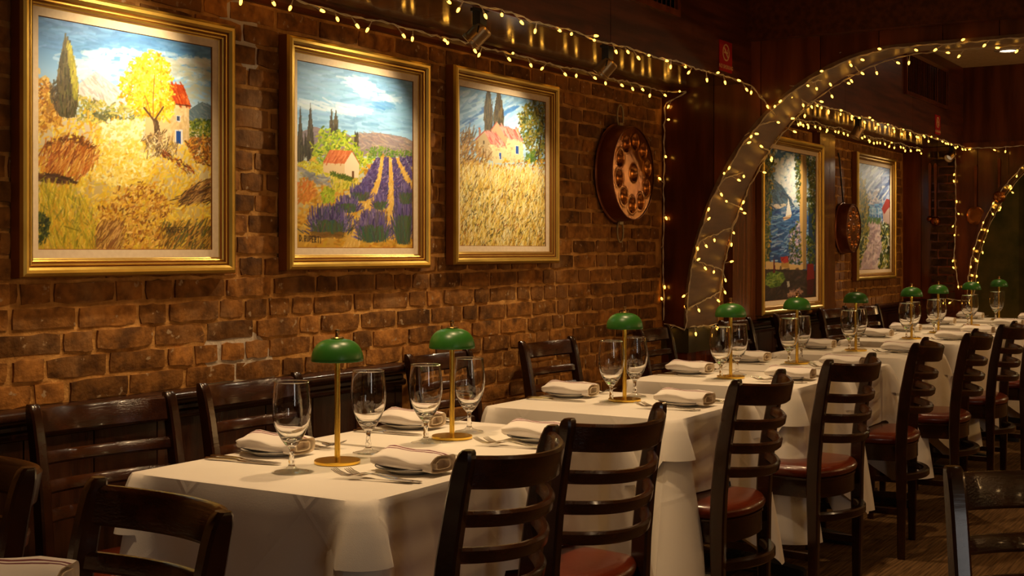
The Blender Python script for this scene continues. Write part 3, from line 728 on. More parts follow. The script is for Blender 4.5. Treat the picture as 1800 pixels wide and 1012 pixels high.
        for _ in range(n // 4):
            x0 = cx + p.r.normal(0, wd * .18); p.line([(x0, base - ht * p.r.uniform(0, .1)), (x0 + p.r.normal(0, 14), base - ht * p.r.uniform(.25, .5))], .7, np.array([70, 84, 60]) + p.r.normal(0, 10, 3), .9)
    bush(335, 745, 80, 90, 260, (70, 60, 110)); bush(275, 805, 100, 95, 360, (80, 76, 100)); bush(432, 790, 60, 90, 220, (96, 80, 120))
    bush(190, 925, 165, 170, 800, (60, 72, 70)); bush(402, 955, 140, 180, 800, (90, 80, 90)); bush(548, 965, 80, 300, 800, (70, 66, 90)); bush(560, 760, 60, 120, 300, (70, 66, 90))
    p.strokes([(110, 905), (250, 905), (250, 930), (110, 930)], 60, 0, 12, 26, 4, [(110, 76, 30), (130, 92, 36)], .6, 6)
    p.text('D.RUPERTI', 44, 918, 12.2, 30, (40, 30, 26), .6, 1.2)
    return p

def paint_wheat():
    p = Painter(170, 270, [(48, 42), (520, 118), (520, 965), (42, 960)], 3)
    p.grad([(0, (130, 154, 168)), (.2, (160, 180, 192)), (.4, (180, 190, 190)), (1, (190, 150, 60))])
    p.strokes([(42, 40), (520, 120), (520, 430), (42, 430)], 330, 34, 10, 60, 6, [(110, 146, 176), (150, 176, 192), (196, 198, 194), (90, 130, 168), (176, 190, 196), (206, 204, 196)], .5, 8)
    p.strokes([(80, 240), (200, 150), (210, 170), (90, 260)], 20, 34, 6, 50, 4, [(60, 104, 152)], .6, 6); p.strokes([(280, 190), (360, 130), (370, 150), (290, 210)], 26, 34, 6, 40, 4, [(70, 114, 160)], .6, 6)
    p.a[:125] *= np.array([0.88, 0.99, 1.10], np.float32)
    for x, t, b, w_ in ((205, 66, 300, 24), (262, 74, 270, 28)):
        p.poly([(x - 8, t), (x + 10, t), (x + w_, t + 110), (x + w_ * .9, b), (x - w_ * .7, b), (x - w_, t + 120)], (58, 50, 36))
        p.strokes([(x - 8, t), (x + 10, t), (x + w_, t + 110), (x + w_, b), (x - w_, b), (x - w_, t + 120)], 130, 88, 7, 40, 2.2, [(74, 64, 44), (44, 38, 28), (96, 84, 50)], .7, 6)
    # house
    p.poly([(135, 345), (185, 295), (215, 345), (232, 470), (140, 440)], (168, 146, 108)); p.poly([(215, 350), (300, 380), (312, 330), (395, 345), (400, 470), (230, 480)], (206, 184, 138))
    p.poly([(218, 290), (252, 238), (312, 332), (300, 375)], (166, 140, 108))
    p.poly([(252, 242), (262, 258), (372, 285), (398, 345), (310, 330)], (186, 92, 84)); p.poly([(183, 295), (225, 300), (255, 312), (303, 378), (218, 372)], (188, 100, 90))
    p.strokes([(258, 262), (370, 288), (395, 342), (312, 328)], 80, -58, 8, 36, 3, [(204, 124, 112), (168, 72, 66), (216, 150, 136)], .7, 8)
    p.strokes([(190, 300), (255, 315), (298, 375), (222, 368)], 80, -52, 8, 36, 3, [(206, 130, 118), (172, 80, 72), (216, 152, 138)], .7, 8)
    p.line([(135, 345), (185, 293)], .8, (150, 60, 52)); p.line([(218, 290), (252, 240)], .8, (150, 70, 60)); p.poly([(151, 275), (162, 275), (164, 315), (151, 325)], (150, 100, 76))
    p.strokes([(140, 350), (230, 380), (395, 350), (395, 470), (150, 450)], 150, 70, 50, 10, 2.2, [(190, 166, 124), (216, 194, 150), (132, 110, 78), (226, 206, 164)], .5, 8)
    p.poly([(352, 372), (374, 374), (374, 428), (354, 424)], (206, 204, 200)); p.poly([(356, 376), (372, 378), (372, 425), (357, 421)], (34, 70, 140))
    p.poly([(262, 415), (276, 415), (277, 458), (263, 456)], (200, 200, 196)); p.poly([(265, 418), (275, 419), (275, 455), (266, 453)], (36, 76, 150)); p.poly([(176, 350), (184, 350), (184, 372), (176, 370)], (92, 76, 56))
    # tree on the far side
    p.strokes([(375, 190), (420, 125), (520, 118), (520, 480), (470, 450), (420, 400), (380, 280)], 620, 60, 50, 14, 3.4, [(92, 96, 34), (64, 72, 28), (132, 126, 48), (150, 132, 56), (50, 56, 26), (110, 104, 38)], .9, 10)
    p.line([(480, 470), (490, 380), (500, 300)], 1.1, (60, 44, 28)); p.line([(450, 460), (480, 400)], .7, (60, 44, 28))
    p.strokes([(410, 430), (460, 400), (470, 470), (410, 470)], 60, 60, 40, 10, 3, [(96, 124, 40), (70, 100, 36)], .9, 8)
    # hedge
    p.strokes([(225, 480), (300, 460), (400, 470), (520, 450), (520, 560), (230, 560)], 260, 60, 50, 11, 3, [(176, 126, 36), (196, 150, 40), (150, 88, 26), (120, 104, 34), (206, 166, 54)], .9, 10)
    p.strokes([(45, 300), (90, 290), (150, 380), (210, 460), (190, 540), (45, 560)], 360, 62, 22, 26, 2.2, [(120, 84, 40), (86, 60, 34), (166, 124, 60), (146, 104, 50), (196, 156, 84)], .85, 10)
    for k in range(14): p.line([(50 + k * 6, 360 - k * 2), (64 + k * 6 + p.r.normal(0, 8), 290 + p.r.normal(0, 20))], .5, (86, 66, 40))
    # wheat
    p.strokes([(42, 470), (210, 520), (520, 560), (520, 965), (42, 965)], 1500, 78, 18, 34, 2.6, [(196, 156, 62), (176, 134, 48), (214, 180, 92), (156, 112, 40), (206, 168, 76)], .8, 12, rise=1)
    p.strokes([(42, 520), (520, 560), (520, 965), (42, 965)], 900, 74, 18, 30, 1.8, [(150, 104, 36), (96, 72, 32), (176, 122, 42), (120, 90, 36), (84, 78, 36)], .85, 12, rise=1)
    p.strokes([(42, 500), (520, 550), (520, 965), (42, 965)], 1300, 76, 20, 34, 1.5, [(244, 222, 150), (228, 192, 92), (248, 232, 176), (216, 172, 66), (236, 206, 116)], .9, 10, rise=1)
    p.strokes([(42, 490), (520, 540), (520, 965), (42, 965)], 1000, 80, 15, 42, 1.1, [(252, 236, 168), (244, 214, 110), (240, 202, 84), (255, 244, 200)], .95, 8, rise=1)
    p.strokes([(50, 600), (520, 640), (520, 950), (50, 950)], 170, 70, 30, 16, 1.3, [(64, 58, 30), (84, 66, 30)], .85, 8)
    p.strokes([(60, 600), (520, 640), (520, 940), (60, 940)], 90, 60, 40, 13, 2.0, [(70, 62, 30), (150, 78, 28), (90, 84, 40)], .8, 8)
    p.strokes([(140, 500), (500, 500), (500, 560), (140, 560)], 130, 75, 16, 46, 1.4, [(226, 204, 140), (214, 186, 110), (232, 214, 160)], .85, 8)
    return p

def paint_sea():
    p = Painter(120, 270, [(55, 62), (352, 100), (345, 900), (55, 940)], 4)
    p.grad([(0, (40, 88, 140)), (.2, (120, 156, 184)), (.35, (190, 200, 206)), (.42, (50, 92, 146)), (1, (30, 50, 90))])
    p.strokes([(55, 65), (350, 100), (350, 390), (55, 390)], 260, 40, 40, 26, 6, [(60, 110, 164), (206, 210, 212), (226, 226, 222), (110, 150, 184), (190, 200, 208)], .6, 10)
    p.strokes([(110, 130), (230, 110), (260, 260), (230, 360), (130, 240)], 220, 50, 50, 18, 5, [(226, 228, 226), (206, 214, 218), (236, 234, 228)], .6, 6)
    p.poly([(90, 250), (120, 248), (165, 285), (230, 390), (90, 410)], (60, 88, 116)); p.strokes([(95, 255), (120, 252), (220, 385), (95, 405)], 150, -40, 25, 18, 3, [(84, 112, 138), (44, 66, 98), (110, 132, 150), (70, 84, 92)], .7, 8)
    p.strokes([(90, 395), (180, 385), (180, 412), (90, 412)], 60, 0, 20, 10, 3, [(206, 190, 170), (226, 214, 200)], .8, 6)
    p.strokes([(80, 405), (340, 390), (340, 720), (80, 720)], 420, 4, 16, 28, 3.4, [(34, 72, 132), (52, 96, 156), (24, 50, 104), (110, 146, 186), (70, 116, 170), (150, 176, 200)], .8, 10)
    p.poly([(196, 350), (215, 440), (180, 462)], (232, 230, 224)); p.poly([(166, 462), (216, 440), (206, 465), (172, 480)], (216, 190, 156)); p.line([(166, 468), (206, 462)], .6, (120, 60, 40))
    # columns with vines
    p.poly([(58, 70), (85, 75), (90, 740), (60, 740)], (130, 110, 60)); p.poly([(258, 90), (300, 95), (292, 750), (262, 750)], (190, 152, 84)); p.poly([(278, 95), (302, 95), (296, 750), (276, 750)], (140, 110, 64))
    p.poly([(310, 390), (348, 390), (346, 720), (308, 720)], (30, 54, 80))
    leaf = [(44, 62, 24), (66, 84, 30), (96, 106, 40), (34, 46, 22), (120, 116, 50)]
    p.strokes([(56, 70), (125, 90), (110, 250), (100, 420), (95, 620), (90, 740), (58, 740)], 420, 60, 50, 11, 3, leaf + [(176, 140, 50)], .9, 10)
    p.strokes([(235, 95), (265, 95), (262, 400), (240, 330)], 110, 60, 50, 10, 3, leaf, .9, 8); p.strokes([(300, 100), (350, 110), (345, 560), (300, 380), (315, 250)], 300, 60, 50, 11, 3, leaf, .9, 8)
    p.strokes([(200, 560), (250, 480), (265, 560), (268, 730), (200, 720)], 300, 60, 50, 9, 3, leaf + [(176, 150, 180), (196, 176, 200), (140, 120, 160)], .9, 8)
    p.strokes([(300, 560), (345, 560), (340, 740), (300, 740)], 140, 60, 50, 10, 3, leaf, .9, 8)
    # table top with fruit, jar and bottle
    p.poly([(70, 715), (275, 728), (275, 756), (68, 762)], (200, 164, 104)); p.poly([(56, 760), (346, 752), (345, 905), (55, 940)], (50, 36, 26))
    p.strokes([(56, 765), (346, 755), (345, 900), (55, 935)], 160, 10, 40, 20, 5, [(60, 44, 32), (42, 28, 22), (76, 54, 40)], .6, 6)
    p.poly([(62, 830), (80, 780), (120, 765), (165, 775), (180, 810), (150, 850), (95, 865)], (74, 96, 26)); p.strokes([(66, 830), (85, 785), (165, 780), (175, 815), (100, 860)], 120, 20, 40, 16, 3, [(96, 124, 34), (56, 78, 22), (132, 150, 60)], .8, 8)
    p.poly([(158, 700), (195, 700), (200, 745), (155, 745)], (170, 130, 60)); p.strokes([(160, 690), (190, 685), (192, 715), (160, 715)], 50, 50, 50, 10, 3, [(150, 30, 28), (176, 50, 40)], .9, 8)
    p.poly([(113, 700), (120, 700), (122, 780), (110, 780)], (96, 24, 22)); p.poly([(300, 720), (335, 715), (340, 800), (298, 810)], (116, 26, 26)); p.poly([(298, 810), (338, 800), (330, 890), (300, 890)], (70, 22, 22))
    p.strokes([(196, 880), (260, 860), (270, 890), (200, 905)], 50, 20, 50, 12, 3, [(190, 140, 110), (150, 110, 90)], .8, 8); p.poly([(186, 822), (200, 820), (202, 850), (190, 856)], (170, 160, 140))
    return p

def paint_path():
    p = Painter(100, 200, [(245, 218), (422, 243), (417, 865), (232, 875)], 5)
    p.grad([(0, (64, 92, 150)), (.3, (150, 166, 196)), (.45, (70, 110, 164)), (1, (80, 76, 40))])
    p.strokes([(245, 220), (422, 245), (422, 440), (245, 440)], 260, 38, 12, 46, 4, [(50, 76, 140), (96, 122, 176), (206, 210, 216), (130, 150, 190), (40, 62, 120), (170, 184, 206)], .6, 10)
    p.strokes([(300, 400), (350, 380), (390, 430), (390, 480), (300, 480)], 60, 20, 40, 12, 3, [(206, 196, 196), (150, 140, 150), (186, 176, 182)], .7, 8)
    p.strokes([(295, 470), (400, 460), (400, 560), (295, 560)], 130, 0, 14, 18, 3, [(50, 100, 160), (80, 136, 186), (150, 180, 206)], .8, 8)
    for x in (310, 325, 342, 358, 372): p.line([(x, 490), (x, 560)], .5, (210, 214, 220))
    p.poly([(378, 480), (400, 430), (420, 430), (420, 610), (385, 590)], (166, 140, 130)); p.poly([(375, 490), (402, 425), (422, 430), (422, 470), (390, 520)], (140, 36, 30))
    p.poly([(300, 570), (365, 570), (380, 640), (360, 865), (236, 875), (270, 780), (300, 680)], (186, 160, 160)); p.strokes([(300, 575), (365, 575), (375, 640), (355, 860), (245, 868), (275, 780)], 260, 20, 40, 18, 4, [(206, 180, 176), (166, 142, 150), (216, 196, 190), (150, 128, 130)], .6, 8)
    leaf = [(120, 112, 34), (80, 86, 30), (150, 130, 40), (56, 64, 26), (176, 150, 52)]
    p.strokes([(245, 300), (285, 340), (305, 480), (300, 640), (270, 760), (236, 860)], 420, 75, 30, 15, 3, leaf, .9, 10)
    p.strokes([(240, 640), (300, 650), (270, 770), (236, 850)], 120, 60, 50, 10, 3, [(206, 200, 160), (40, 56, 26), (186, 170, 70), (64, 76, 30)], .9, 8)
    p.strokes([(370, 580), (420, 590), (418, 860), (355, 860), (380, 700)], 320, 70, 40, 13, 3, [(40, 56, 24), (70, 84, 32), (120, 116, 44), (196, 180, 90), (30, 42, 22), (206, 206, 190)], .9, 10)
    p.strokes([(300, 545), (370, 550), (370, 575), (300, 575)], 40, 80, 20, 8, 3, [(70, 100, 46), (96, 120, 50)], .9, 6)
    return p

def framed(name, label, x0, x1, z0, z1, painter, mould=0.078):
    cx, cz = (x0 + x1) / 2, (z0 + z1) / 2; W, H = x1 - x0, z1 - z0
    t = thing(name, label, 'painting', (cx, WY - 0.004, cz), 0, 'framed oil paintings on the brick wall')
    s = mould / 0.078
    prof = [(0, 0), (0, .036), (.004, .046), (.012, .050), (.020, .048), (.027, .041), (.029, .034), (.033, .038), (.037, .037), (.039, .030), (.043, .033), (.047, .030), (.049, .022), (.052, .020)]
    groove = {5, 8, 11}
    mb = MB()
    for k in range(len(prof) - 1):
        (a, h0), (b, h1) = prof[k], prof[k + 1]; a *= s; b *= s
        A = [(-W / 2 + a, -h0, -H / 2 + a), (W / 2 - a, -h0, -H / 2 + a), (W / 2 - a, -h0, H / 2 - a), (-W / 2 + a, -h0, H / 2 - a)]
        B = [(-W / 2 + b, -h1, -H / 2 + b), (W / 2 - b, -h1, -H / 2 + b), (W / 2 - b, -h1, H / 2 - b), (-W / 2 + b, -h1, H / 2 - b)]
        mb.add(A + B, [(i, (i + 1) % 4, 4 + (i + 1) % 4, 4 + i) for i in range(4)], 1 if k in groove or k == 0 else 0)
    part('frame', mb, [M['gold'], M['gold_groove']], t, 28)
    mb = MB(); a, b = .052 * s, .075 * s
    for (q0, h0, q1, h1, mi) in ((a, .020, b, .016, 0), (b, .016, b + .003, .009, 1)):
        A = [(-W / 2 + q0, -h0, -H / 2 + q0), (W / 2 - q0, -h0, -H / 2 + q0), (W / 2 - q0, -h0, H / 2 - q0), (-W / 2 + q0, -h0, H / 2 - q0)]
        B = [(-W / 2 + q1, -h1, -H / 2 + q1), (W / 2 - q1, -h1, -H / 2 + q1), (W / 2 - q1, -h1, H / 2 - q1), (-W / 2 + q1, -h1, H / 2 - q1)]
        mb.add(A + B, [(i, (i + 1) % 4, 4 + (i + 1) % 4, 4 + i) for i in range(4)], mi)
    part('liner', mb, [M['liner'], M['gold_groove']], t, 20)
    p = painter()
    link('canvas', p.mesh('canvas', W - 2 * .077 * s, H - 2 * .077 * s), t, (0, -0.012, 0))
    return t
framed('framed_painting', 'gold framed oil painting of a tall cypress, golden tree and red roofed house', 2.252, 3.052, 1.197, 1.978, paint_autumn)
framed('framed_painting', 'gold framed oil painting of purple lavender rows below a small hut', 3.30, 4.115, 1.203, 1.988, paint_lavender)
framed('framed_painting', 'gold framed oil painting of a pink roofed farmhouse above tall wheat', 4.28, 5.116, 1.213, 2.006, paint_wheat)
framed('framed_painting', 'gold framed oil painting of a white sailing boat seen between vine columns', 7.515, 8.66, 0.875, 1.985, paint_sea, 0.085).location.y = 2.903
framed('framed_painting', 'gold framed oil painting of a pale garden path leading to blue sea', 9.58, 10.61, 1.045, 2.004, paint_path, 0.08)

# ================================================================== COPPER PANS
def copper_pan(label, cx, cz, R, depth, n_d, loops, strap=False):
    t = thing('copper_pan', label, 'pan', (cx, WY - 0.010, cz), 0, 'dimpled copper pans on the wall')
    n = 48
    # side wall, face away from the wall towards the room (-Y), dimpled face built as a polar grid
    rim = MB()
    def ring(r, y): return [(r * math.cos(2 * PI * i / n), y, r * math.sin(2 * PI * i / n)) for i in range(n)]
    rim.loft([ring(R * 1.03, 0), ring(R * 1.045, -0.004), ring(R * 1.03, -0.010), ring(R * 1.0, -0.012), ring(R * 0.965, -depth * 0.96), ring(R * 0.955, -depth), ring(R * 0.94, -depth)], cap=False)
    part('pan_side', rim, M['copper_dark'], t, 50)
    dim = [(0.0, 0.0)] + [(0.66 * R * math.cos(2 * PI * k / n_d + 0.2), 0.66 * R * math.sin(2 * PI * k / n_d + 0.2)) for k in range(n_d)]
    rd = 0.155 * R
    face = MB(); rings = []; NR, NA = 34, 110
    for k in range(NR + 1):
        r = 0.945 * R * k / NR + 0.0005; row = []
        for i in range(NA):
            x, z = r * math.cos(2 * PI * i / NA), r * math.sin(2 * PI * i / NA)
            d = min(math.hypot(x - a, z - b) for a, b in dim) / rd
            y = -depth + 0.004
            if d < 1: y += 0.020 * (R / 0.25) * math.sqrt(1 - d * d)
            elif d < 1.28: y -= 0.004 * math.sin((d - 1) / 0.28 * PI)
            row.append((x, y, z))
        rings.append(row)
    face.loft(rings, cap=False)
    part('pan_face', face, M['copper'], t, 80)
    if loops:
        for s in (1, -1):
            mb = MB(); L = 0.055 * R / 0.25
            mb.tube([(L * 0.62 * math.sin(a) * (1.0), -0.012, s * (R * 1.0 + L * (0.9 - 1.1 * math.cos(a)) * 0.95)) for a in [(-PI + 0.5) + (2 * PI - 1.0) * k / 16 + PI for k in range(17)]], 0.005, 8)
            mb.box(-0.02, 0.02, -0.02, -0.006, s * R - 0.012, s * R + 0.012)
            part('hanging_loop', mb, M['rope'], t)
    if strap:
        part('strap', MB().tube([(-0.02, -0.012, R * 1.0), (-0.09, -0.006, R + 0.32), (-0.095, 0.0, R + 0.36)], 0.006, 6), M['black'], t)
    return t
copper_pan('large round copper pan with sunken cups on bare brick beside the dark partition', 5.765, 1.648, 0.238, 0.088, 10, True)
copper_pan('small dimpled copper pan hung by a dark strap between the two far paintings', 9.33, 1.43, 0.182, 0.085, 9, False, True)
copper_pan('copper pan half hidden behind the lit arch', 6.915, 1.395, 0.215, 0.05, 10, False)

def ladle(label, y, ztop, zbot, r, slotted=False):
    t = thing('copper_ladle', label, 'ladle', (EX0 - 0.006, y, zbot), 0, 'copper ladles on the end wall')
    L = ztop - zbot
    mb = MB()
    for k in range(1): pass
    mb.loft([[( -0.004, -0.011 * s_, z_), (-0.004, 0.011 * s_, z_), (-0.010, 0.011 * s_, z_), (-0.010, -0.011 * s_, z_)] for z_, s_ in ((r * 0.6, 0.55), (r * 1.2, 0.8), (L * 0.55, 0.85), (L - 0.02, 1.25), (L, 0.6))])
    part('handle', mb, M['copper_dark'], t)
    mb = MB()
    if slotted: prof = [(0.0005, -0.010), (r * 0.5, -0.012), (r * 0.9, -0.010), (r, -0.004), (r * 0.97, -0.002), (r * 0.6, -0.005), (0.0005, -0.006)]
    else: prof = [(0.0005, -0.045), (r * 0.5, -0.042), (r * 0.85, -0.026), (r, -0.004), (r * 0.95, -0.003), (r * 0.8, -0.022), (0.0005, -0.04)]
    n = 28
    mb.loft([[(h, q * math.cos(2 * PI * i / n), q * math.sin(2 * PI * i / n)) for i in range(n)] for q, h in prof], cap=False)
    part('bowl', mb, M['copper'], t, 50)
ladle('long copper skimmer with wide flat disc on the dark end wall', 2.372, 1.96, 1.55, 0.075, True)
ladle('short copper ladle hung high beside the far arch', 2.19, 2.01, 1.70, 0.050)
ladle('slim copper ladle with small cup hung in front of the brick pier', 2.69, 1.985, 1.51, 0.040)
ladle('slim copper rod ladle hung against the dark corner of the end wall', 2.735, 1.99, 1.53, 0.026)

# ================================================================== SIGNS, VENTS, SPOTS
def sign(label, x, z0, z1, wd):
    zc = (z0 + z1) / 2; h = z1 - z0
    t = thing('no_smoking_sign', label, 'sign', (x, FY - 0.001, zc), 0, 'red notices on the fascia')
    part('plate', MB().box(-wd / 2, wd / 2, -0.004, 0, -h / 2, h / 2), M['red'], t, smooth=False)
    mb = MB(); R = wd * 0.27; n = 36; cz = h * 0.13
    def rg(r, y): return [(r * math.cos(2 * PI * i / n), y, cz + r * math.sin(2 * PI * i / n)) for i in range(n)]
    mb.loft([rg(R, -0.0042), rg(R, -0.0056), rg(R * 0.82, -0.0056), rg(R * 0.82, -0.0042)], cap=False)
    c45 = R * 0.62; q = R * 0.09
    mb.prism([(-c45 - q, cz + c45 - q), (-c45 + q, cz + c45 + q), (c45 + q, cz - c45 + q), (c45 - q, cz - c45 - q)], 1, -0.0056, -0.0042)
    mb.box(-R * 0.55, R * 0.30, -0.0054, -0.0042, cz - R * 0.09, cz + R * 0.09); mb.box(R * 0.36, R * 0.52, -0.0054, -0.0042, cz - R * 0.09, cz + R * 0.09)
    mb.box(R * 0.40, R * 0.48, -0.0054, -0.0042, cz + R * 0.13, cz + R * 0.42)
    part('symbol', mb, M['signtext'], t, smooth=False)
    cu = bpy.data.curves.new('lettering', 'FONT'); cu.body = 'NO SMOKING'; cu.size = wd * 0.175; cu.align_x = 'CENTER'; cu.extrude = 0.0006
    cu.materials.append(M['signtext'])
    tmp = bpy.data.objects.new('lettering_curve', cu); COL.objects.link(tmp)
    me = bpy.data.meshes.new_from_object(tmp); bpy.data.objects.remove(tmp)
    if not me.materials: me.materials.append(M['signtext'])
    o = link('lettering', me, t)
    o.location = (0, -0.0048, -h * 0.40); o.rotation_euler = (PI / 2, 0, 0)
sign('red NO SMOKING sign on the dark fascia near the arched partition', 5.955, 2.137, 2.285, 0.155)
sign('small red NO SMOKING sign on the fascia of the far bay', 10.10, 2.145, 2.29, 0.15)

def vent(label, x0, x1, z0, z1, vertical):
    t = thing('wall_vent', label, 'vent', ((x0 + x1) / 2, FY, (z0 + z1) / 2))
    W, H = x1 - x0, z1 - z0; b = 0.028; mb = MB()
    for (a0, a1, c0, c1) in ((-W / 2, W / 2, -H / 2, -H / 2 + b), (-W / 2, W / 2, H / 2 - b, H / 2), (-W / 2, -W / 2 + b, -H / 2 + b, H / 2 - b), (W / 2 - b, W / 2, -H / 2 + b, H / 2 - b)):
        mb.box(a0, a1, -0.022, 0, c0, c1)
    if not vertical: mb.box(W * 0.22, W * 0.22 + b, -0.02, 0, -H / 2 + b, H / 2 - b)
    part('vent_frame', mb, M['wood_wall'], t, smooth=False)
    part('vent_back', MB().box(-W / 2 + b, W / 2 - b, -0.003, -0.001, -H / 2 + b, H / 2 - b), M['black'], t, smooth=False)
    x = -W / 2 + b + 0.02
    while x < W / 2 - b - 0.01:
        part('slat', MB().prism([(x, -0.014), (x + 0.004, -0.016), (x + 0.022, -0.004), (x + 0.018, -0.002)], 2, -H / 2 + b, H / 2 - b), M['wood_wall'], t, smooth=False)
        x += 0.045
vent('long slatted wooden vent high on the fascia of the near bay', 4.30, 5.39, 2.316, 2.62, True)
vent('slatted wooden vent on the fascia of the far bay', 9.17, 10.37, 2.355, 2.665, False)

def track_spot(label, x, y, target, power, angle, blend, color, ztop=ZS):
    t = thing('track_spotlight', label, 'spotlight', (x, y, ztop), 0, 'track spotlights under the soffit')
    mb = MB().box(-0.022, 0.022, -0.016, 0.016, -0.055, 0); mb.box(-0.03, 0.03, -0.02, 0.02, -0.006, 0)
    part('mount', mb, M['iron'], t, smooth=False)
    hub = Vector((0, 0.005, -0.085)); d = (Vector(target) - (Vector((x, y, ztop)) + hub)).normalized()
    side = d.cross(Vector((0, 0, 1))).normalized()
    mb = MB()
    for s in (1, -1):
        mb.tube([(0, 0, -0.05), tuple(Vector((0, 0, -0.062)) + side * s * 0.030), tuple(hub + side * s * 0.037)], 0.0035, 6)
    part('yoke', mb, M['iron'], t)
    q = d.to_track_quat('Z', 'Y').to_matrix(); mb = MB(); n = 24
    for prof in ([(0.0005, -0.034), (0.030, -0.033), (0.0345, -0.026), (0.035, 0.030), (0.038, 0.033), (0.038, 0.044), (0.034, 0.044), (0.030, 0.02), (0.0005, 0.015)],):
        mb.loft([[tuple(hub + q @ Vector((r * math.cos(2 * PI * i / n), r * math.sin(2 * PI * i / n), h))) for i in range(n)] for r, h in prof], cap=False)
    can = part('can', mb, M['can'], t, 30)
    mb = MB(); mb.loft([[tuple(hub + q @ Vector((r * math.cos(2 * PI * i / n), r * math.sin(2 * PI * i / n), 0.02))) for i in range(n)] for r in (0.026, 0.0005)], cap=False)
    part('lens', mb, M['lensglow'], can)
    p0 = Vector((x, y, ztop)) + hub + d * 0.06
    spot('spot_lamp', p0, target, power, angle, blend, color, 0.018)
PL = (1.0, 0.80, 0.52)
spot('spot_lamp', (1.78, 2.52, 2.06), (1.40, 2.95, 1.45), 30, 95, 0.9, PL, 0.018)   # the next spotlight along, out of frame
track_spot('track spotlight above the cypress painting', 2.72, 2.53, (2.60, 2.95, 1.66), 28, 92, 0.9, PL, ZS + 0.02)
track_spot('bronze track spotlight aimed at the lavender painting', 3.88, 2.53, (3.66, 2.95, 1.56), 28, 102, 0.9, PL)
track_spot('bronze track spotlight aimed at the wheat painting', 4.857, 2.53, (4.66, 2.95, 1.50), 29, 102, 0.9, PL)
track_spot('bronze track spotlight aimed at the sailing boat painting', 8.344, 2.53, (8.05, 2.92, 1.22), 24, 92, 0.9, PL)
track_spot('bronze track spotlight at the far corner of the soffit', 10.86, 2.53, (10.1, 2.93, 1.42), 38, 74, 0.9, PL)

def downlight(label, x, y):
    t = thing('ceiling_downlight', label, 'ceiling light', (x, y, ZC))
    part('trim_ring', MB().lathe([(0.055, -0.004), (0.062, -0.010), (0.095, -0.006), (0.10, 0.0), (0.055, 0.0)], 40), M['china'], t, 40)
    part('diffuser', MB().lathe([(0.0005, -0.004), (0.056, -0.004)], 40), M['downglow'], t)
downlight('round recessed ceiling light glowing in the stucco beyond the arch', 10.15, 1.96)

# ================================================================== STRING LIGHTS
def bulb_mesh():
    mb = MB()
    mb.lathe([(0.0016, 0.0), (0.0018, 0.018), (0.0032, 0.022), (0.0036, 0.032)], 8, capb=True, mi=0)
    mb.lathe([(0.0036, 0.032), (0.0047, 0.034), (0.0052, 0.040), (0.0044, 0.046), (0.0022, 0.0500), (0.0004, 0.051)], 10, mi=1, capb=True)
    return mb.mesh('bulb', [M['wire'], M['led']], 60)
BULB = bulb_mesh()
def string_lights(label, path, spacing, sag=0.012, spread=1.0, away=None, seed=0, droop=None):
    r = random.Random(seed)
    P = [Vector(p) for p in path]; base = P[0].copy()
    t = thing('string_lights', label, 'fairy lights', tuple(base), 0, 'warm fairy light strings')
    # resample
    seg = []; tot = 0
    for a, b in zip(P[:-1], P[1:]): seg.append((tot, a, b, (b - a).length)); tot += (b - a).length
    def at(s):
        for (o, a, b, l) in seg:
            if s <= o + l + 1e-9: return a.lerp(b, (s - o) / max(l, 1e-9)), (b - a).normalized()
        return P[-1].copy(), (P[-1] - P[-2]).normalized()
    n = max(8, int(tot / 0.03)); pts = []; pts2 = []
    for k in range(n + 1):
        p, d = at(tot * k / n)
        j = Vector((r.uniform(-1, 1), r.uniform(-1, 1), r.uniform(-1, 1))) * 0.004
        s = abs(math.sin(PI * (tot * k / n) / 0.5)) * sag
        p = p - Vector((0, 0, s)) + j - base
        a = 2 * PI * k / 5.0
        u = d.cross(Vector((0.2, 0.5, 0.84))).normalized(); v = d.cross(u)
        pts.append(p + (u * math.cos(a) + v * math.sin(a)) * 0.0026); pts2.append(p - (u * math.cos(a) + v * math.sin(a)) * 0.0026)
    mb = MB().tube(pts, 0.0019, 5); mb.tube(pts2, 0.0019, 5)
    part('wire', mb, M['wire'], t)
    s = spacing * 0.5; k = 0
    while s < tot:
        q = pts[min(n, int(round(s / tot * n)))]; _, d = at(s)
        dirv = (d * (1 if k % 2 else -1) * r.uniform(0.3, 0.9) + Vector((0, 0, -1)) * r.uniform(0.3, 1.0) + (Vector(away) if away else Vector((0, -0.5, 0))) * r.uniform(0.2, 0.9) * spread)
        dirv += Vector((r.uniform(-.4, .4), r.uniform(-.4, .4), r.uniform(-.4, .4)))
        b = link('bulb', BULB, t, q); b.rotation_mode = 'QUATERNION'; b.rotation_quaternion = dirv.normalized().to_track_quat('Z', 'Y')
        s += spacing * r.uniform(0.7, 1.3); k += 1
    return t
string_lights('fairy lights along the top of the brick wall above the three large paintings', [(2.3, 2.885, 2.098), (6.2, 2.885, 2.098)], 0.115, 0.006, away=(0, -0.4, -0.2), seed=1)
string_lights('fairy lights along the lower edge of the near fascia', [(2.9, FY - 0.008, 2.118), (6.05, FY - 0.008, 2.118), (6.27, FY - 0.02, 2.105), (6.285, 2.33, 1.955)], 0.115, 0.010, away=(0, -0.6, 0.1), seed=2)
string_lights('fairy lights down the corner where brick meets the dark partition', [(6.16, 2.86, 2.09), (6.285, 2.80, 2.095), (6.285, 2.935, 2.04), (6.285, 2.945, 1.25), (6.285, 2.94, 0.90)], 0.155, 0.0, away=(-0.6, -0.5, 0.6), seed=3)
af = [(PX0 - 0.012, y - 0.006, z - 0.006) for y, z in arch_curve(AC, 36)]
ab = [(PX1 + 0.012, y - 0.010, z - 0.012) for y, z in arch_curve(AC, 36, 0.035)]
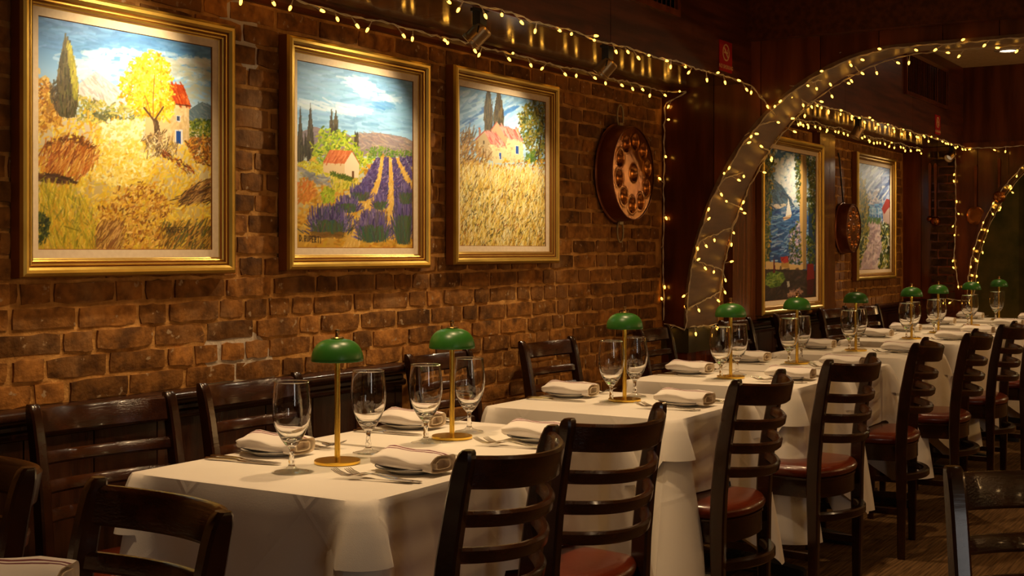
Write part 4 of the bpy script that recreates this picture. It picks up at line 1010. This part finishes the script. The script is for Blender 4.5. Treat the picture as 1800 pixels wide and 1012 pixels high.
string_lights('fairy lights along the near edge of the big lit arch', [(6.285, 2.94, 0.885), (6.285, 2.85, 0.868)] + af + [(PX0 - 0.012, 0.6, AZ + AB - 0.008)], 0.118, 0.0, away=(-0.8, -0.4, 0.5), seed=4)
string_lights('fairy lights along the rear edge of the big lit arch', [(PX0, 2.795, 0.868), (PX1, 2.795, 0.868)] + ab + [(PX1 + 0.012, 0.6, AZ + AB + 0.022)], 0.125, 0.0, away=(0.2, -0.9, 0.2), seed=5)
cross = []
for k, (y, z) in enumerate(arch_curve(AC, 36)[2:30:3]):
    cross += ([(PX0, y - 0.012, z - 0.012), (PX1, y - 0.02, z + 0.06)] if k % 2 == 0 else [(PX1, y - 0.012, z + 0.0), (PX0, y - 0.02, z + 0.06)])
string_lights('fairy lights wound to and fro across the underside of the big arch', cross, 0.21, 0.0, away=(0, -0.9, -0.2), seed=6)
string_lights('fairy lights along the fascia edge of the far bay', [(6.75, FY - 0.008, 2.115), (10.93, FY - 0.008, 2.115)], 0.098, 0.010, away=(0, -0.6, 0.1), seed=7)
string_lights('fairy lights under the soffit of the far bay above the sailing boat painting', [(6.75, 2.79, 2.105), (10.9, 2.77, 2.105)], 0.092, 0.012, away=(0, -0.4, -0.4), seed=8)
string_lights('fairy lights across the fascia at the end of the room', [(10.925, FY, 2.10), (10.925, -0.4, 2.10)], 0.155, 0.008, away=(-0.6, 0, 0.3), seed=9)
string_lights('fairy lights hanging straight down beside the copper ladles', [(10.93, 2.52, 2.07), (10.97, 2.525, 1.5), (10.965, 2.535, 1.2), (10.97, 2.50, 0.95)], 0.125, 0.0, away=(-0.6, 0.0, 0.8), seed=10)
ef = [(EX0 - 0.03, y - 0.004, z - 0.004) for y, z in arch_curve(1.30, 30)]
eb = [(EX1 + 0.01, y - 0.01, z - 0.01) for y, z in arch_curve(1.30, 30)]
string_lights('fairy lights along the front of the far arch', [(10.97, 2.60, 0.875)] + ef, 0.105, 0.0, away=(-0.8, -0.2, 0.2), seed=11)
string_lights('fairy lights along the rear edge of the far arch', [(11.0, 2.43, 0.875)] + eb, 0.105, 0.0, away=(-0.8, -0.2, 0.2), seed=12)

# ================================================================== TABLES
TY0, TY1, TZ = 1.645, 2.325, 0.755
ORD = ['first', 'second', 'third', 'fourth', 'fifth', 'sixth', 'seventh', 'eighth', 'ninth']
# (x0, x1, lamp x, close neighbour before, close neighbour after)
TABLES = [(2.095, 2.685, 2.444, 0, 1), (2.715, 3.255, 2.93, 1, 0), (3.60, 4.21, 3.964, 0, 0), (4.62, 5.22, 4.90, 0, 0), (5.275, 5.89, 5.678, 0, 0),
          (6.225, 6.84, 6.554, 0, 0), (7.30, 7.91, 7.618, 0, 1), (7.94, 8.55, 8.24, 1, 0), (8.86, 9.46, 9.142, 0, 0), (9.74, 10.34, 10.03, 0, 0)]
ORD = ORD + ['tenth']
# chairs: centre of the top of the back, facing angle (direction of the sitter), which side
AISLE = [(2.265, 1.400, 6), (2.776, 1.424, -6), (3.814, 1.464, 1.2), (4.641, 1.435, -5), (5.629, 1.441, 8.5), (6.394, 1.400, 6.9), (7.228, 1.396, 1.9), (8.20, 1.41, 2)]
WALLC = [(2.317, 2.665, -8.4), (2.917, 2.715, -0.8), (4.066, 2.835, 1.2), (4.866, 2.825, -1.9), (5.93, 2.83, 5), (6.83, 2.76, 0.3), (7.68, 2.765, -0.3), (8.60, 2.78, -6), (9.04, 2.66, 2)]
SEATTOP = 0.515

def chair_spans(x0, x1):
    out = []
    for (x, y, a) in AISLE:
        if x0 - 0.15 < x < x1 + 0.15: out.append((0, x - 0.225, x + 0.225))
    for (x, y, a) in WALLC:
        if x0 - 0.15 < x < x1 + 0.15: out.append((1, x - 0.225, x + 0.225))
    return out

def cloth_mesh(x0, x1, y0, y1, overlay, near_before, near_after, spans, seed, steep=False):
    r = random.Random(seed)
    rc = 0.022; off = 0.006 if overlay else 0.002
    ztop = TZ + off
    X0, X1, Y0, Y1 = x0 - off, x1 + off, y0 - off, y1 + off
    # perimeter samples, counter-clockwise from the (x0, y0) corner
    pts = []; N = 46; NC = 9
    corners = [((X1 - rc, Y0 + rc), -PI / 2), ((X1 - rc, Y1 - rc), 0.0), ((X0 + rc, Y1 - rc), PI / 2), ((X0 + rc, Y0 + rc), PI)]
    edges = [((X0 + rc, Y0), (X1 - rc, Y0), 0), ((X1, Y0 + rc), (X1, Y1 - rc), 1), ((X1 - rc, Y1), (X0 + rc, Y1), 2), ((X0, Y1 - rc), (X0, Y0 + rc), 3)]
    for (a, b, sd), (c, ang) in zip(edges, corners):
        Ls = math.hypot(b[0] - a[0], b[1] - a[1])
        nrm = [(0, -1), (1, 0), (0, 1), (-1, 0)][sd]
        for k in range(N):
            f = 0.5 - 0.5 * math.cos(PI * k / N)
            pts.append((a[0] + (b[0] - a[0]) * f, a[1] + (b[1] - a[1]) * f, nrm, min(f, 1 - f) * Ls, sd, f))
        for k in range(NC):
            t = ang + PI / 2 * (k + 0.0) / NC
            pts.append((c[0] + rc * math.cos(t), c[1] + rc * math.sin(t), (math.cos(t), math.sin(t)), 0.0, sd + 0.5, k / NC))
    ph = [r.uniform(0, 6.28) for _ in range(8)]
    K = 16
    mb = MB(); n = len(pts)
    rows = []
    rows.append([(p[0] - p[2][0] * 0.012, p[1] - p[2][1] * 0.012, ztop) for p in pts])
    rows.append([(p[0] - p[2][0] * 0.004, p[1] - p[2][1] * 0.004, ztop - 0.0015) for p in pts])
    flare_k = {0: 1.0, 1: (0.1 if near_after else 1.0), 2: 0.5, 3: (0.1 if near_before else 1.0)}
    prm = []
    for i, (x, y, nv, dc, sd, f) in enumerate(pts):
        if overlay:
            gentle = (2.6 < sd <= 3.5) and not steep
            drop = 0.125 + (1.35 * dc if gentle else 9.0 * max(0.0, dc - 0.042)) + 0.008 * math.sin(30 * dc + ph[0])
            drop = min(drop, 0.405)
        else:
            drop = 0.425 + 0.115 * max(0.0, 1 - dc / 0.10) + 0.006 * math.sin(20 * dc + ph[1])
        tuck = 0.0
        if sd in (0, 2):
            s0 = 0 if sd == 0 else 1
            for (q, a, b) in spans:
                if q == s0:
                    e = min(max((x - a) / 0.05, 0), 1) * min(max((b - x) / 0.05, 0), 1)
                    lim = ztop - SEATTOP - (0.008 if overlay else 0.004)
                    if drop > lim:
                        tuck = max(tuck, e); drop = drop * (1 - e) + lim * e
        cw = math.exp(-(dc / (0.036 if overlay else 0.055)) ** 2)
        vl = math.exp(-((dc - 0.115) / 0.045) ** 2)
        kk = flare_k[int(sd) % 4] if sd == int(sd) else min(flare_k[int(sd)], flare_k[(int(sd) + 1) % 4])
        prm.append((drop, tuck, cw, vl, kk))
    for k in range(1, K + 1):
        t = k / K; row = []
        for (x, y, nv, dc, sd, f), (drop, tuck, cw, vl, kk) in zip(pts, prm):
            z = ztop - 0.003 - (drop - 0.003) * t
            fall = drop * t
            # gathered cone at each corner, hollow beside it, shallow waves between
            o = 0.004 * min(1, t * 4) + kk * (cw * (0.50 if overlay else 0.235) * fall * (1.0 - 0.25 * t) - vl * 0.045 * fall
                                              + 0.012 * fall * math.sin(dc * 26 + ph[2] + sd) + 0.02 * fall)
            o -= tuck * 0.0
            px, py = x + nv[0] * o, y + nv[1] * o
            row.append((px, py, z))
        rows.append(row)
    mb.loft(rows, cap=False)
    # flat top
    mb.add(rows[0], [tuple(range(n))])
    cum = [0.0]
    for a, b in zip(pts[:-1], pts[1:]): cum.append(cum[-1] + math.hypot(b[0] - a[0], b[1] - a[1]))
    fold = []
    for k, row in enumerate(rows): fold += [(cum[i], ztop - row[i][2] - 0.03, 0) for i in range(n)]
    mb.fold = fold + [(0.085, 0, 0)] * n
    return mb
def cloth_object(name, mb):
    o = part(name, mb, M['cloth'], None, 40)
    at = o.data.attributes.new('fold', 'FLOAT_VECTOR', 'POINT')
    if len(o.data.vertices) == len(mb.fold): at.data.foreach_set('vector', np.array(mb.fold, np.float32).ravel())
    return o

def base_table(i, x0, x1):
    cx, cy = (x0 + x1) / 2, (TY0 + TY1) / 2
    t = thing('pedestal_table', 'small pedestal table under white cloths, %s in the row along the brick wall' % ORD[i], 'table', (cx, cy, 0), 0, 'tables in the row')
    hw, hd = (x1 - x0) / 2 - 0.004, (TY1 - TY0) / 2 - 0.004
    part('tabletop', MB().prism(rrect(-hw, hw, -hd, hd, 0.03), 2, TZ - 0.028, TZ - 0.001), M['wood_chair'], t)
    part('column', MB().lathe([(0.10, 0.70), (0.10, 0.722), (0.038, 0.722), (0.036, 0.06), (0.06, 0.05)], 20), M['iron'], t, 40)
    for k in range(4):
        a = PI / 4 + k * PI / 2 if False else k * PI / 2
        mb = MB(); c, s = math.cos(a), math.sin(a)
        rings = []
        for d, wv, h0, h1 in ((0.02, 0.034, 0.02, 0.066), (0.20, 0.028, 0.008, 0.044), (0.27, 0.024, 0.0, 0.034), (0.285, 0.016, 0.0, 0.026)):
            rings.append([(c * d - s * e * wv, s * d + c * e * wv, h) for e, h in ((-1, h0), (1, h0), (1, h1), (-1, h1))])
        mb.loft(rings); part('foot', mb, M['iron'], t)
    return t

def cutlery_protos():
    P = {}
    # fork along +Y tines; origin under its middle
    def outline_loft(sts, zf):
        rings = []
        for (y, wv) in sts:
            z = zf(y); rings.append([(-wv, y, z), (0, y, z - 0.0004), (wv, y, z), (wv, y, z + 0.0016), (0, y, z + 0.0026), (-wv, y, z + 0.0016)])
        return rings
    def fork_z(y):
        return 0.0008 + 0.010 * math.exp(-((y - 0.010) / 0.035) ** 2) + (0.016 * max(0, (y - 0.055)) / 0.045 * max(0, (y - 0.055)) / 0.045 if y > 0.055 else 0)
    mb = MB()
    mb.loft(outline_loft([(-0.100, 0.0045), (-0.096, 0.0085), (-0.080, 0.0095), (-0.05, 0.0070), (-0.01, 0.0040), (0.018, 0.0034), (0.030, 0.0060), (0.038, 0.0110), (0.050, 0.0125), (0.056, 0.0125)], fork_z))
    for k in range(4):
        xk = -0.0108 + k * 0.0072; rings = []
        for y, wv in ((0.054, 0.0020), (0.07, 0.0018), (0.088, 0.0015), (0.098, 0.0006)):
            z = fork_z(y); rings.append([(xk - wv, y, z), (xk + wv, y, z), (xk + wv, y, z + 0.0018), (xk - wv, y, z + 0.0018)])
        mb.loft(rings)
    P['fork'] = mb.mesh('fork', [M['steel']], 50)
    mb = MB(); rings = []
    for y, w0, w1, h in ((-0.108, 0.003, 0.003, 0.003), (-0.104, 0.0075, 0.0075, 0.005), (-0.08, 0.0075, 0.0075, 0.0062), (-0.03, 0.0060, 0.0060, 0.0060), (-0.012, 0.0042, 0.0042, 0.005), (-0.006, 0.0055, 0.0075, 0.003), (0.02, 0.0055, 0.010, 0.0022), (0.075, 0.0052, 0.0105, 0.0020), (0.10, 0.0045, 0.007, 0.0016), (0.112, 0.003, 0.001, 0.0012)):
        rings.append([(-w0, y, 0.0005), (w1, y, 0.0005), (w1, y, h * 0.6), (0, y, h), (-w0, y, h * 0.75)])
    mb.loft(rings); P['knife'] = mb.mesh('knife', [M['steel']], 50)
    return P
CUT = cutlery_protos()

def napkin_mesh():
    mb = MB(); n = 28; rings = []; L = 0.185
    stations = [0.0, 0.02, 0.06, 0.14, 0.3, 0.5, 0.7, 0.85, 0.94, 0.985, 1.0]
    for s in stations:
        y = L * (0.5 - s)
        ws = 0.049 * (1.0 if 0.05 < s < 0.99 else (0.90 if s in (0.02,) else (0.80 if s == 0.0 else 0.97)))
        hs = 0.0175 * (0.5 if s == 0 else 0.75 if s == 0.02 else 0.93 if s == 0.06 else 1.0 + 0.10 * math.sin(PI * s) + (0.08 if s > 0.9 else 0))
        zc = 0.0185 + 0.004 * math.sin(PI * (0.2 + 0.8 * s)); row = []
        for i in range(n):
            a = 2 * PI * i / n; ca, sa = math.cos(a), math.sin(a)
            x = ws * math.copysign(abs(ca) ** 0.5, ca); z = hs * math.copysign(abs(sa) ** 0.62, sa)
            z *= (1.0 + 0.34 * (x / 0.049)) if z > 0 else 1.0     # slopes towards the far long edge
            z += 0.0022 * math.sin(x * 90 + s * 3) if z > 0 else 0
            nt_ = 1 - 0.13 * math.exp(-((a - PI - 0.10) / 0.16) ** 2)
            row.append((x * nt_ + 0.002 * math.sin(7 * s + 1), y, zc + z + (0.0030 * math.sin(9 * s + x * 40) if z > 0 else 0)))
        rings.append(row)
    # open end: folded layers seen as nested hollows
    last = rings[-1]; cy = last[0][1]
    cz = sum(p[2] for p in last) / n
    mb.loft(rings, cap=False); rings = [last]
    for sc, dy in ((0.86, 0.001), (0.80, 0.012), (0.62, 0.010), (0.60, -0.001), (0.50, -0.001), (0.42, 0.014), (0.05, 0.015)):
        rings.append([(p[0] * sc, cy + dy, cz + (p[2] - cz) * sc) for p in last])
    mb.loft(rings, cap=False, mi=1)
    return mb.mesh('napkin', [M['napkin'], M['cloth_plain']], 70)
NAP = napkin_mesh()

def plate_proto(loc, label):
    t = thing('side_plate', label, 'plate', loc, 0, 'side plates under the napkins')
    dish = part('dish', MB().lathe([(0.0005, 0.0018), (0.045, 0.0015), (0.047, 0.0), (0.050, 0.0005), (0.058, 0.006), (0.080, 0.0125), (0.0822, 0.0142), (0.080, 0.0150), (0.060, 0.0085), (0.046, 0.0045), (0.0005, 0.0045)], 44), M['china'], t, 60)
    n = 44; mb = MB(); rr = 0.0013
    mb.loft([[((0.0818 + rr * math.cos(b)) * math.cos(2 * PI * i / n), (0.0818 + rr * math.cos(b)) * math.sin(2 * PI * i / n), 0.0146 + rr * math.sin(b)) for i in range(n)] for b in [2 * PI * q / 6 for q in range(7)]], cap=False)
    part('rim_line', mb, M['black'], dish, 80)
    return t

def glass_proto(loc, label):
    t = thing('water_goblet', label, 'glass', loc, 0, 'stemmed water goblets on the tables')
    # foot and stem are solid glass, bowl is a thin shell with a thick bottom
    foot = MB().lathe([(0.0385, 0.0004), (0.0395, 0.0012), (0.0395, 0.0026), (0.030, 0.0045), (0.014, 0.0085), (0.0080, 0.014)], 40)
    part('foot', foot, M['glass_thin'], t, 60)
    st = MB().lathe([(0.0005, 0.0142), (0.0078, 0.0142), (0.0062, 0.020), (0.0075, 0.025), (0.0060, 0.030), (0.0052, 0.044), (0.0062, 0.053), (0.0100, 0.0585), (0.0150, 0.0630), (0.0100, 0.0655), (0.0005, 0.0660)], 28)
    part('stem', st, M['glass'], t, 60)
    b = MB().lathe([(0.0005, 0.0662), (0.0105, 0.0658), (0.0152, 0.0633), (0.0225, 0.073), (0.0310, 0.088), (0.0385, 0.106), (0.0432, 0.126), (0.0447, 0.144), (0.0440, 0.162), (0.0420, 0.182), (0.0392, 0.2060), (0.0378, 0.2060), (0.0406, 0.182), (0.0426, 0.162), (0.0433, 0.144), (0.0418, 0.126), (0.0370, 0.106), (0.0290, 0.090), (0.0190, 0.078), (0.0005, 0.0725)], 48)
    bowl = part('bowl', b, M['glass'], t, 60)
    n = 48; rim = MB(); rr = 0.0011
    rim.loft([[((0.0392 + rr * math.cos(q)) * math.cos(2 * PI * i / n), (0.0392 + rr * math.cos(q)) * math.sin(2 * PI * i / n), 0.2064 + rr * math.sin(q)) for i in range(n)] for q in [2 * PI * k / 8 for k in range(9)]], cap=False)
    part('rim', rim, M['glass'], bowl, 80)
    return t

def lamp_proto(loc, label):
    t = thing('table_lamp', label, 'lamp', loc, 0, 'green mushroom table lamps')
    part('base', MB().lathe([(0.0005, 0.0), (0.0545, 0.0), (0.0550, 0.0015), (0.0550, 0.0062), (0.0540, 0.0075), (0.010, 0.0082), (0.0005, 0.0082)], 48), M['brass'], t, 30)
    part('stem', MB().lathe([(0.0068, 0.008), (0.0068, 0.290)], 20), M['brass'], t, 40)
    sh = MB().lathe([(0.0595, 0.2440), (0.0612, 0.2430), (0.0622, 0.2445), (0.0620, 0.2520), (0.0602, 0.2620), (0.0562, 0.2725), (0.0500, 0.2815), (0.0410, 0.2890), (0.0300, 0.2938), (0.0180, 0.2960), (0.0068, 0.2965)], 48)
    sh.lathe([(0.0595, 0.2440), (0.0590, 0.2520), (0.0560, 0.2640), (0.0480, 0.2780), (0.0300, 0.2900), (0.0068, 0.2925)], 48)
    shade = part('shade', sh, M['green'], t, 50)
    part('finial', MB().lathe([(0.0005, 0.2955), (0.0150, 0.2960), (0.0158, 0.2985), (0.0140, 0.3005), (0.0060, 0.3012), (0.0052, 0.3040), (0.0052, 0.3120), (0.0066, 0.3135), (0.0066, 0.3180), (0.0005, 0.3190)], 28), M['brass_dark'], shade, 35)
    ld = bpy.data.lights.new('lamp_light', 'POINT'); ld.energy = 0.30; ld.color = (1.0, 0.74, 0.38); ld.shadow_soft_size = 0.012
    lo = bpy.data.objects.new('lamp_light', ld); COL.objects.link(lo); lo.parent = t; lo.location = (0.018, -0.012, 0.255)
    part('light_disc', MB().lathe([(0.0070, 0.2660), (0.0260, 0.2660), (0.0260, 0.2690), (0.0070, 0.2690)], 28), M['lampglow'], shade, 30)
    return t

FEAT = ['nearest the cypress painting', '', '', '', '', '', '', '', '', '']
lamp0 = glass0 = plate0 = None
for i, (x0, x1, lx, nb, na) in enumerate(TABLES):
    T = '%s white-clothed table' % ORD[i]
    base_table(i, x0, x1)
    sp = chair_spans(x0, x1)
    u = cloth_object('tablecloth', cloth_mesh(x0, x1, TY0, TY1, False, nb, na, sp, 100 + i))
    tag(u, 'long white under cloth hanging low at the corners of the %s' % T, 'tablecloth', 'white tablecloths')
    v = cloth_object('top_cloth', cloth_mesh(x0, x1, TY0, TY1, True, nb, na, sp, 200 + i, i < 2))
    tag(v, 'white top cloth laid cornerwise over the %s' % T, 'tablecloth', 'white top cloths')
    zt = TZ + 0.0075; yc = 2.0
    lab = 'green domed table lamp with brass stem on the %s' % T
    if lamp0 is None: lamp0 = lamp_proto((lx, yc, zt), lab)
    else: dup(lamp0, (lx, yc, zt), random.uniform(0, 6), lab)
    gd = (-0.158, 0.152) if i == 0 else (-0.115, 0.122) if i == 1 else (-0.088, 0.128)
    for g, q in ((gd[0], 'just before the lamp'), (gd[1], 'just beyond the lamp')):
        lab = 'clear stemmed water goblet %s on the %s' % (q, T)
        loc = (lx + g, 2.005 + (0.02 if g > 0 else 0.0), zt)
        if glass0 is None: glass0 = glass_proto(loc, lab)
        else: dup(glass0, loc, 0.0, lab)
    cx = (x0 + x1) / 2 + (0.03 if i != 1 else 0.01)
    for sgn, side in ((-1, 'aisle side'), (1, 'wall side')):
        py = TY0 + 0.135 if sgn < 0 else TY1 - 0.10
        px = cx + (0.02 if sgn < 0 else 0.05)
        lab = 'white side plate with thin black rim on the %s of the %s' % (side, T)
        if plate0 is None: plate0 = plate_proto((px, py, zt), lab)
        else: dup(plate0, (px, py, zt), 0, lab)
        o = link('napkin', NAP, None, (px, py, zt + 0.006)); o.rotation_euler = (0, 0, random.uniform(-0.06, 0.06))
        tag(o, 'folded white napkin with plum stripes on the %s of the %s' % (side, T), 'napkin', 'folded napkins on side plates')
        fx = px + sgn * 0.118
        kx = px - sgn * 0.112
        for q, (dx, dy, rz) in enumerate(((0.0, 0.0, 0.05), (sgn * 0.024, 0.012, 0.16))):
            o = link('fork', CUT['fork'], None, (fx + dx, py + 0.01 * sgn - sgn * 0.0 - dy * sgn, zt + 0.0006 + 0.003 * q)); o.rotation_euler = (0, 0, (0 if sgn < 0 else PI) + rz)
            tag(o, '%s steel fork beside the napkin on the %s of the %s' % (('inner', 'outer')[q], side, T), 'fork', 'forks on the tables')
            o = link('knife', CUT['knife'], None, (kx - dx, py - dy * sgn - 0.008 * sgn, zt + 0.0006)); o.rotation_euler = (0, 0, (0 if sgn < 0 else PI) + rz * 0.8)
            tag(o, '%s steel knife beside the napkin on the %s of the %s' % (('inner', 'outer')[q], side, T), 'knife', 'knives on the tables')

# a further table by the camera, of which only a napkin and cloth edge show
t = thing('pedestal_table', 'table at the near end whose corner with a napkin just enters the picture', 'table', (1.0, 1.85, 0))
part('tabletop', MB().prism(rrect(-0.35, 0.35, -0.45, 0.45, 0.03), 2, TZ - 0.028, TZ - 0.001), M['wood_chair'], t)
part('column', MB().lathe([(0.10, 0.70), (0.10, 0.722), (0.038, 0.722), (0.036, 0.0)], 20), M['iron'], t, 40)
mbt = MB(); pr = rrect(0.643, 1.357, 1.393, 2.307, 0.03)
mbt.loft([[(p[0], p[1], TZ + 0.003) for p in pr], [(p[0] * 1.002, p[1] * 1.001, TZ - 0.003) for p in pr], [(p[0] * 1.002, p[1], SEATTOP + 0.004) for p in pr]], cap=False)
mbt.f.append(tuple(range(len(pr)))); mbt.m.append(0)
tag(part('tablecloth', mbt, M['cloth'], None, 40), 'white tablecloth edge at the bottom corner of the picture', 'tablecloth')
dup(plate0, (1.258, 1.66, TZ + 0.004), 0, 'side plate under the napkin at the near end of the room')
o = link('napkin', NAP, None, (1.258, 1.66, TZ + 0.010)); o.rotation_euler = (0, 0, 0.5)
tag(o, 'folded napkin cut off by the bottom corner of the picture', 'napkin', 'folded napkins on side plates')

# ================================================================== CHAIRS
def sec8(cx, cy, wx, wy, z, c=0.005):
    a, b = wx / 2, wy / 2
    return [(cx - a + c, cy - b, z), (cx + a - c, cy - b, z), (cx + a, cy - b + c, z), (cx + a, cy + b - c, z), (cx + a - c, cy + b, z), (cx - a + c, cy + b, z), (cx - a, cy + b - c, z), (cx - a, cy - b + c, z)]
BOW = 0.088
def post_y(z):
    zs = [0, 0.2, 0.45, 0.55, 0.68, 0.80, 0.89]; ys = [-0.245, -0.246, -0.244, -0.248, -0.261, -0.282, -0.302]
    return float(np.interp(z, zs, ys))
def bow_rail(hw, y0, bow, zc, h, th, lean, n=26, p=2.1, c=0.004, sag=0.0):
    rings = []
    for k in range(n + 1):
        t = -1 + 2 * k / n
        x = hw * t; y = y0 - bow * (1 - abs(t) ** p)
        dy = bow * p * abs(t) ** (p - 1) * (1 if t > 0 else -1) / hw
        nx, ny = -dy, 1.0; l = math.hypot(nx, ny); nx /= l; ny /= l
        ring = []
        for (u, q) in ((-th / 2 + c, -h / 2), (th / 2 - c, -h / 2), (th / 2, -h / 2 + c), (th / 2, h / 2 - c), (th / 2 - c, h / 2), (-th / 2 + c, h / 2), (-th / 2, h / 2 - c), (-th / 2, -h / 2 + c)):
            ring.append((x + nx * u, y + ny * u + lean * q, zc + q - sag * (1 - t * t)))
        rings.append(ring)
    return MB().loft(rings)
def make_chair(label, group):
    t = thing('dining_chair', label, 'chair', (0, 0, 0), 0, group)
    W = 0.1975
    for s in (-1, 1):
        rings = []
        for z, d in ((0.0, 0.030), (0.2, 0.036), (0.45, 0.046), (0.55, 0.047), (0.68, 0.045), (0.80, 0.041), (0.845, 0.039)):
            rings.append(sec8(s * W, post_y(z), 0.030, d, z))
        rings.append(sec8(s * W, -0.2980, 0.030, 0.036, 0.868)); rings.append(sec8(s * W, -0.3025, 0.030, 0.027, 0.886)); rings.append(sec8(s * W, -0.3050, 0.026, 0.019, 0.8915))
        part('back_post', MB().loft(rings), M['wood_chair'], t, 40)
        rings = [sec8(s * (0.165 + 0.008 * (1 - z / 0.42)), 0.125 + 0.012 * (1 - z / 0.42), w_, w_, z) for z, w_ in ((0, 0.026), (0.2, 0.031), (0.42, 0.036))]
        part('leg', MB().loft(rings), M['wood_chair'], t, 40)
        mb = MB(); y0, y1 = post_y(0.19), 0.130
        mb.loft([[(s * a - 0.009, y, z) for a, y, z in ((0.19, y0, 0.18), (0.17, y1, 0.18), (0.17, y1, 0.205), (0.19, y0, 0.205))], [(s * a + 0.009, y, z) for a, y, z in ((0.19, y0, 0.18), (0.17, y1, 0.18), (0.17, y1, 0.205), (0.19, y0, 0.205))]])
        part('side_stretcher', mb, M['wood_chair'], t)
    lean = -0.2
    part('crest_rail', bow_rail(W - 0.004, post_y(0.846) - 0.002, BOW, 0.848, 0.065, 0.020, lean, c=0.006, sag=0.011), M['wood_slat'], t, 40)
    for z in (0.754, 0.683, 0.612):
        part('slat', bow_rail(W - 0.004, post_y(z) - 0.002, BOW * 0.98, z + 0.003, 0.032, 0.020, lean, c=0.006, sag=0.011), M['wood_slat'], t, 40)
    # seat: bowed rear edge, wooden apron and padded leather top
    def outline(sc, n=13):
        pts = []
        for k in range(n): # rear bow
            q = -1 + 2 * k / (n - 1); pts.append((0.186 * sc * q, (-0.236 - 0.060 * (1 - abs(q) ** 2.4)) * sc))
        pts.append((0.196 * sc, -0.05 * sc)); pts.append((0.202 * sc, 0.07 * sc))
        for k in range(6):
            a = PI / 2 * k / 5; pts.append((sc * (0.150 + 0.052 * math.cos(a)), sc * (0.118 + 0.045 * math.sin(a))))
        for k in range(6):
            a = PI / 2 + PI / 2 * k / 5; pts.append((sc * (-0.150 + 0.052 * math.cos(a)), sc * (0.118 + 0.045 * math.sin(a))))
        pts.append((-0.202 * sc, 0.07 * sc)); pts.append((-0.196 * sc, -0.05 * sc))
        return pts
    ap = MB(); o = outline(0.975); ap.loft([[(x, y, 0.398) for x, y in o], [(x, y, 0.455) for x, y in o], [(x * 1.012, y * 1.012, 0.458) for x, y in o], [(x * 1.012, y * 1.012, 0.466) for x, y in o]])
    part('apron', ap, M['wood_chair'], t, 40)
    st = MB(); st.loft([[(x, y, z) for x, y in outline(sc)] for sc, z in ((0.97, 0.466), (1.0, 0.474), (1.01, 0.486), (0.985, 0.498), (0.93, 0.506), (0.75, 0.5125), (0.4, 0.516), (0.05, 0.517))])
    part('seat', st, M['leather'], t, 70)
    part('stretcher', bow_rail(0.188, post_y(0.33) - 0.002, 0.075, 0.335, 0.030, 0.030, 0.0, c=0.005), M['wood_chair'], t, 40)
    return t

chair0 = None
def chair(x, y, face, label, group):
    """x, y: centre of the top of the back; face: direction the sitter looks, degrees from +X"""
    global chair0
    a = math.radians(face); loc = (x + 0.300 * math.cos(a), y + 0.300 * math.sin(a), 0); rz = a - PI / 2
    if chair0 is None:
        chair0 = make_chair(label, group); chair0.location = loc; chair0.rotation_euler = (0, 0, rz); return chair0
    r = dup(chair0, loc, rz, label); r['group'] = group; return r
NTH = ['first', 'second', 'third', 'fourth', 'fifth', 'sixth', 'seventh', 'eighth', 'ninth']
for i, (x, y, a) in enumerate(AISLE):
    lab = '%s dark ladderback chair with red seat along the aisle side of the white tables' % NTH[i]
    chair(x, y, 90 + a, lab, 'ladderback chairs on the aisle side')
for i, (x, y, a) in enumerate(WALLC):
    chair(x, y, 270 + a, '%s dark ladderback chair in the line against the brick wall' % NTH[i], 'ladderback chairs on the wall side')
chair(1.443, 1.548, 165.1, 'dark ladderback chair in front of the first white table, its back towards it', 'ladderback chairs at other tables')
chair(1.545, 2.115, 166, 'dark ladderback chair of which only one back post shows at the edge of the picture', 'ladderback chairs at other tables')
chair(2.4625, 0.378, 211.6, 'glossy dark ladderback chair alone on the carpet across the aisle', 'ladderback chairs at other tables')
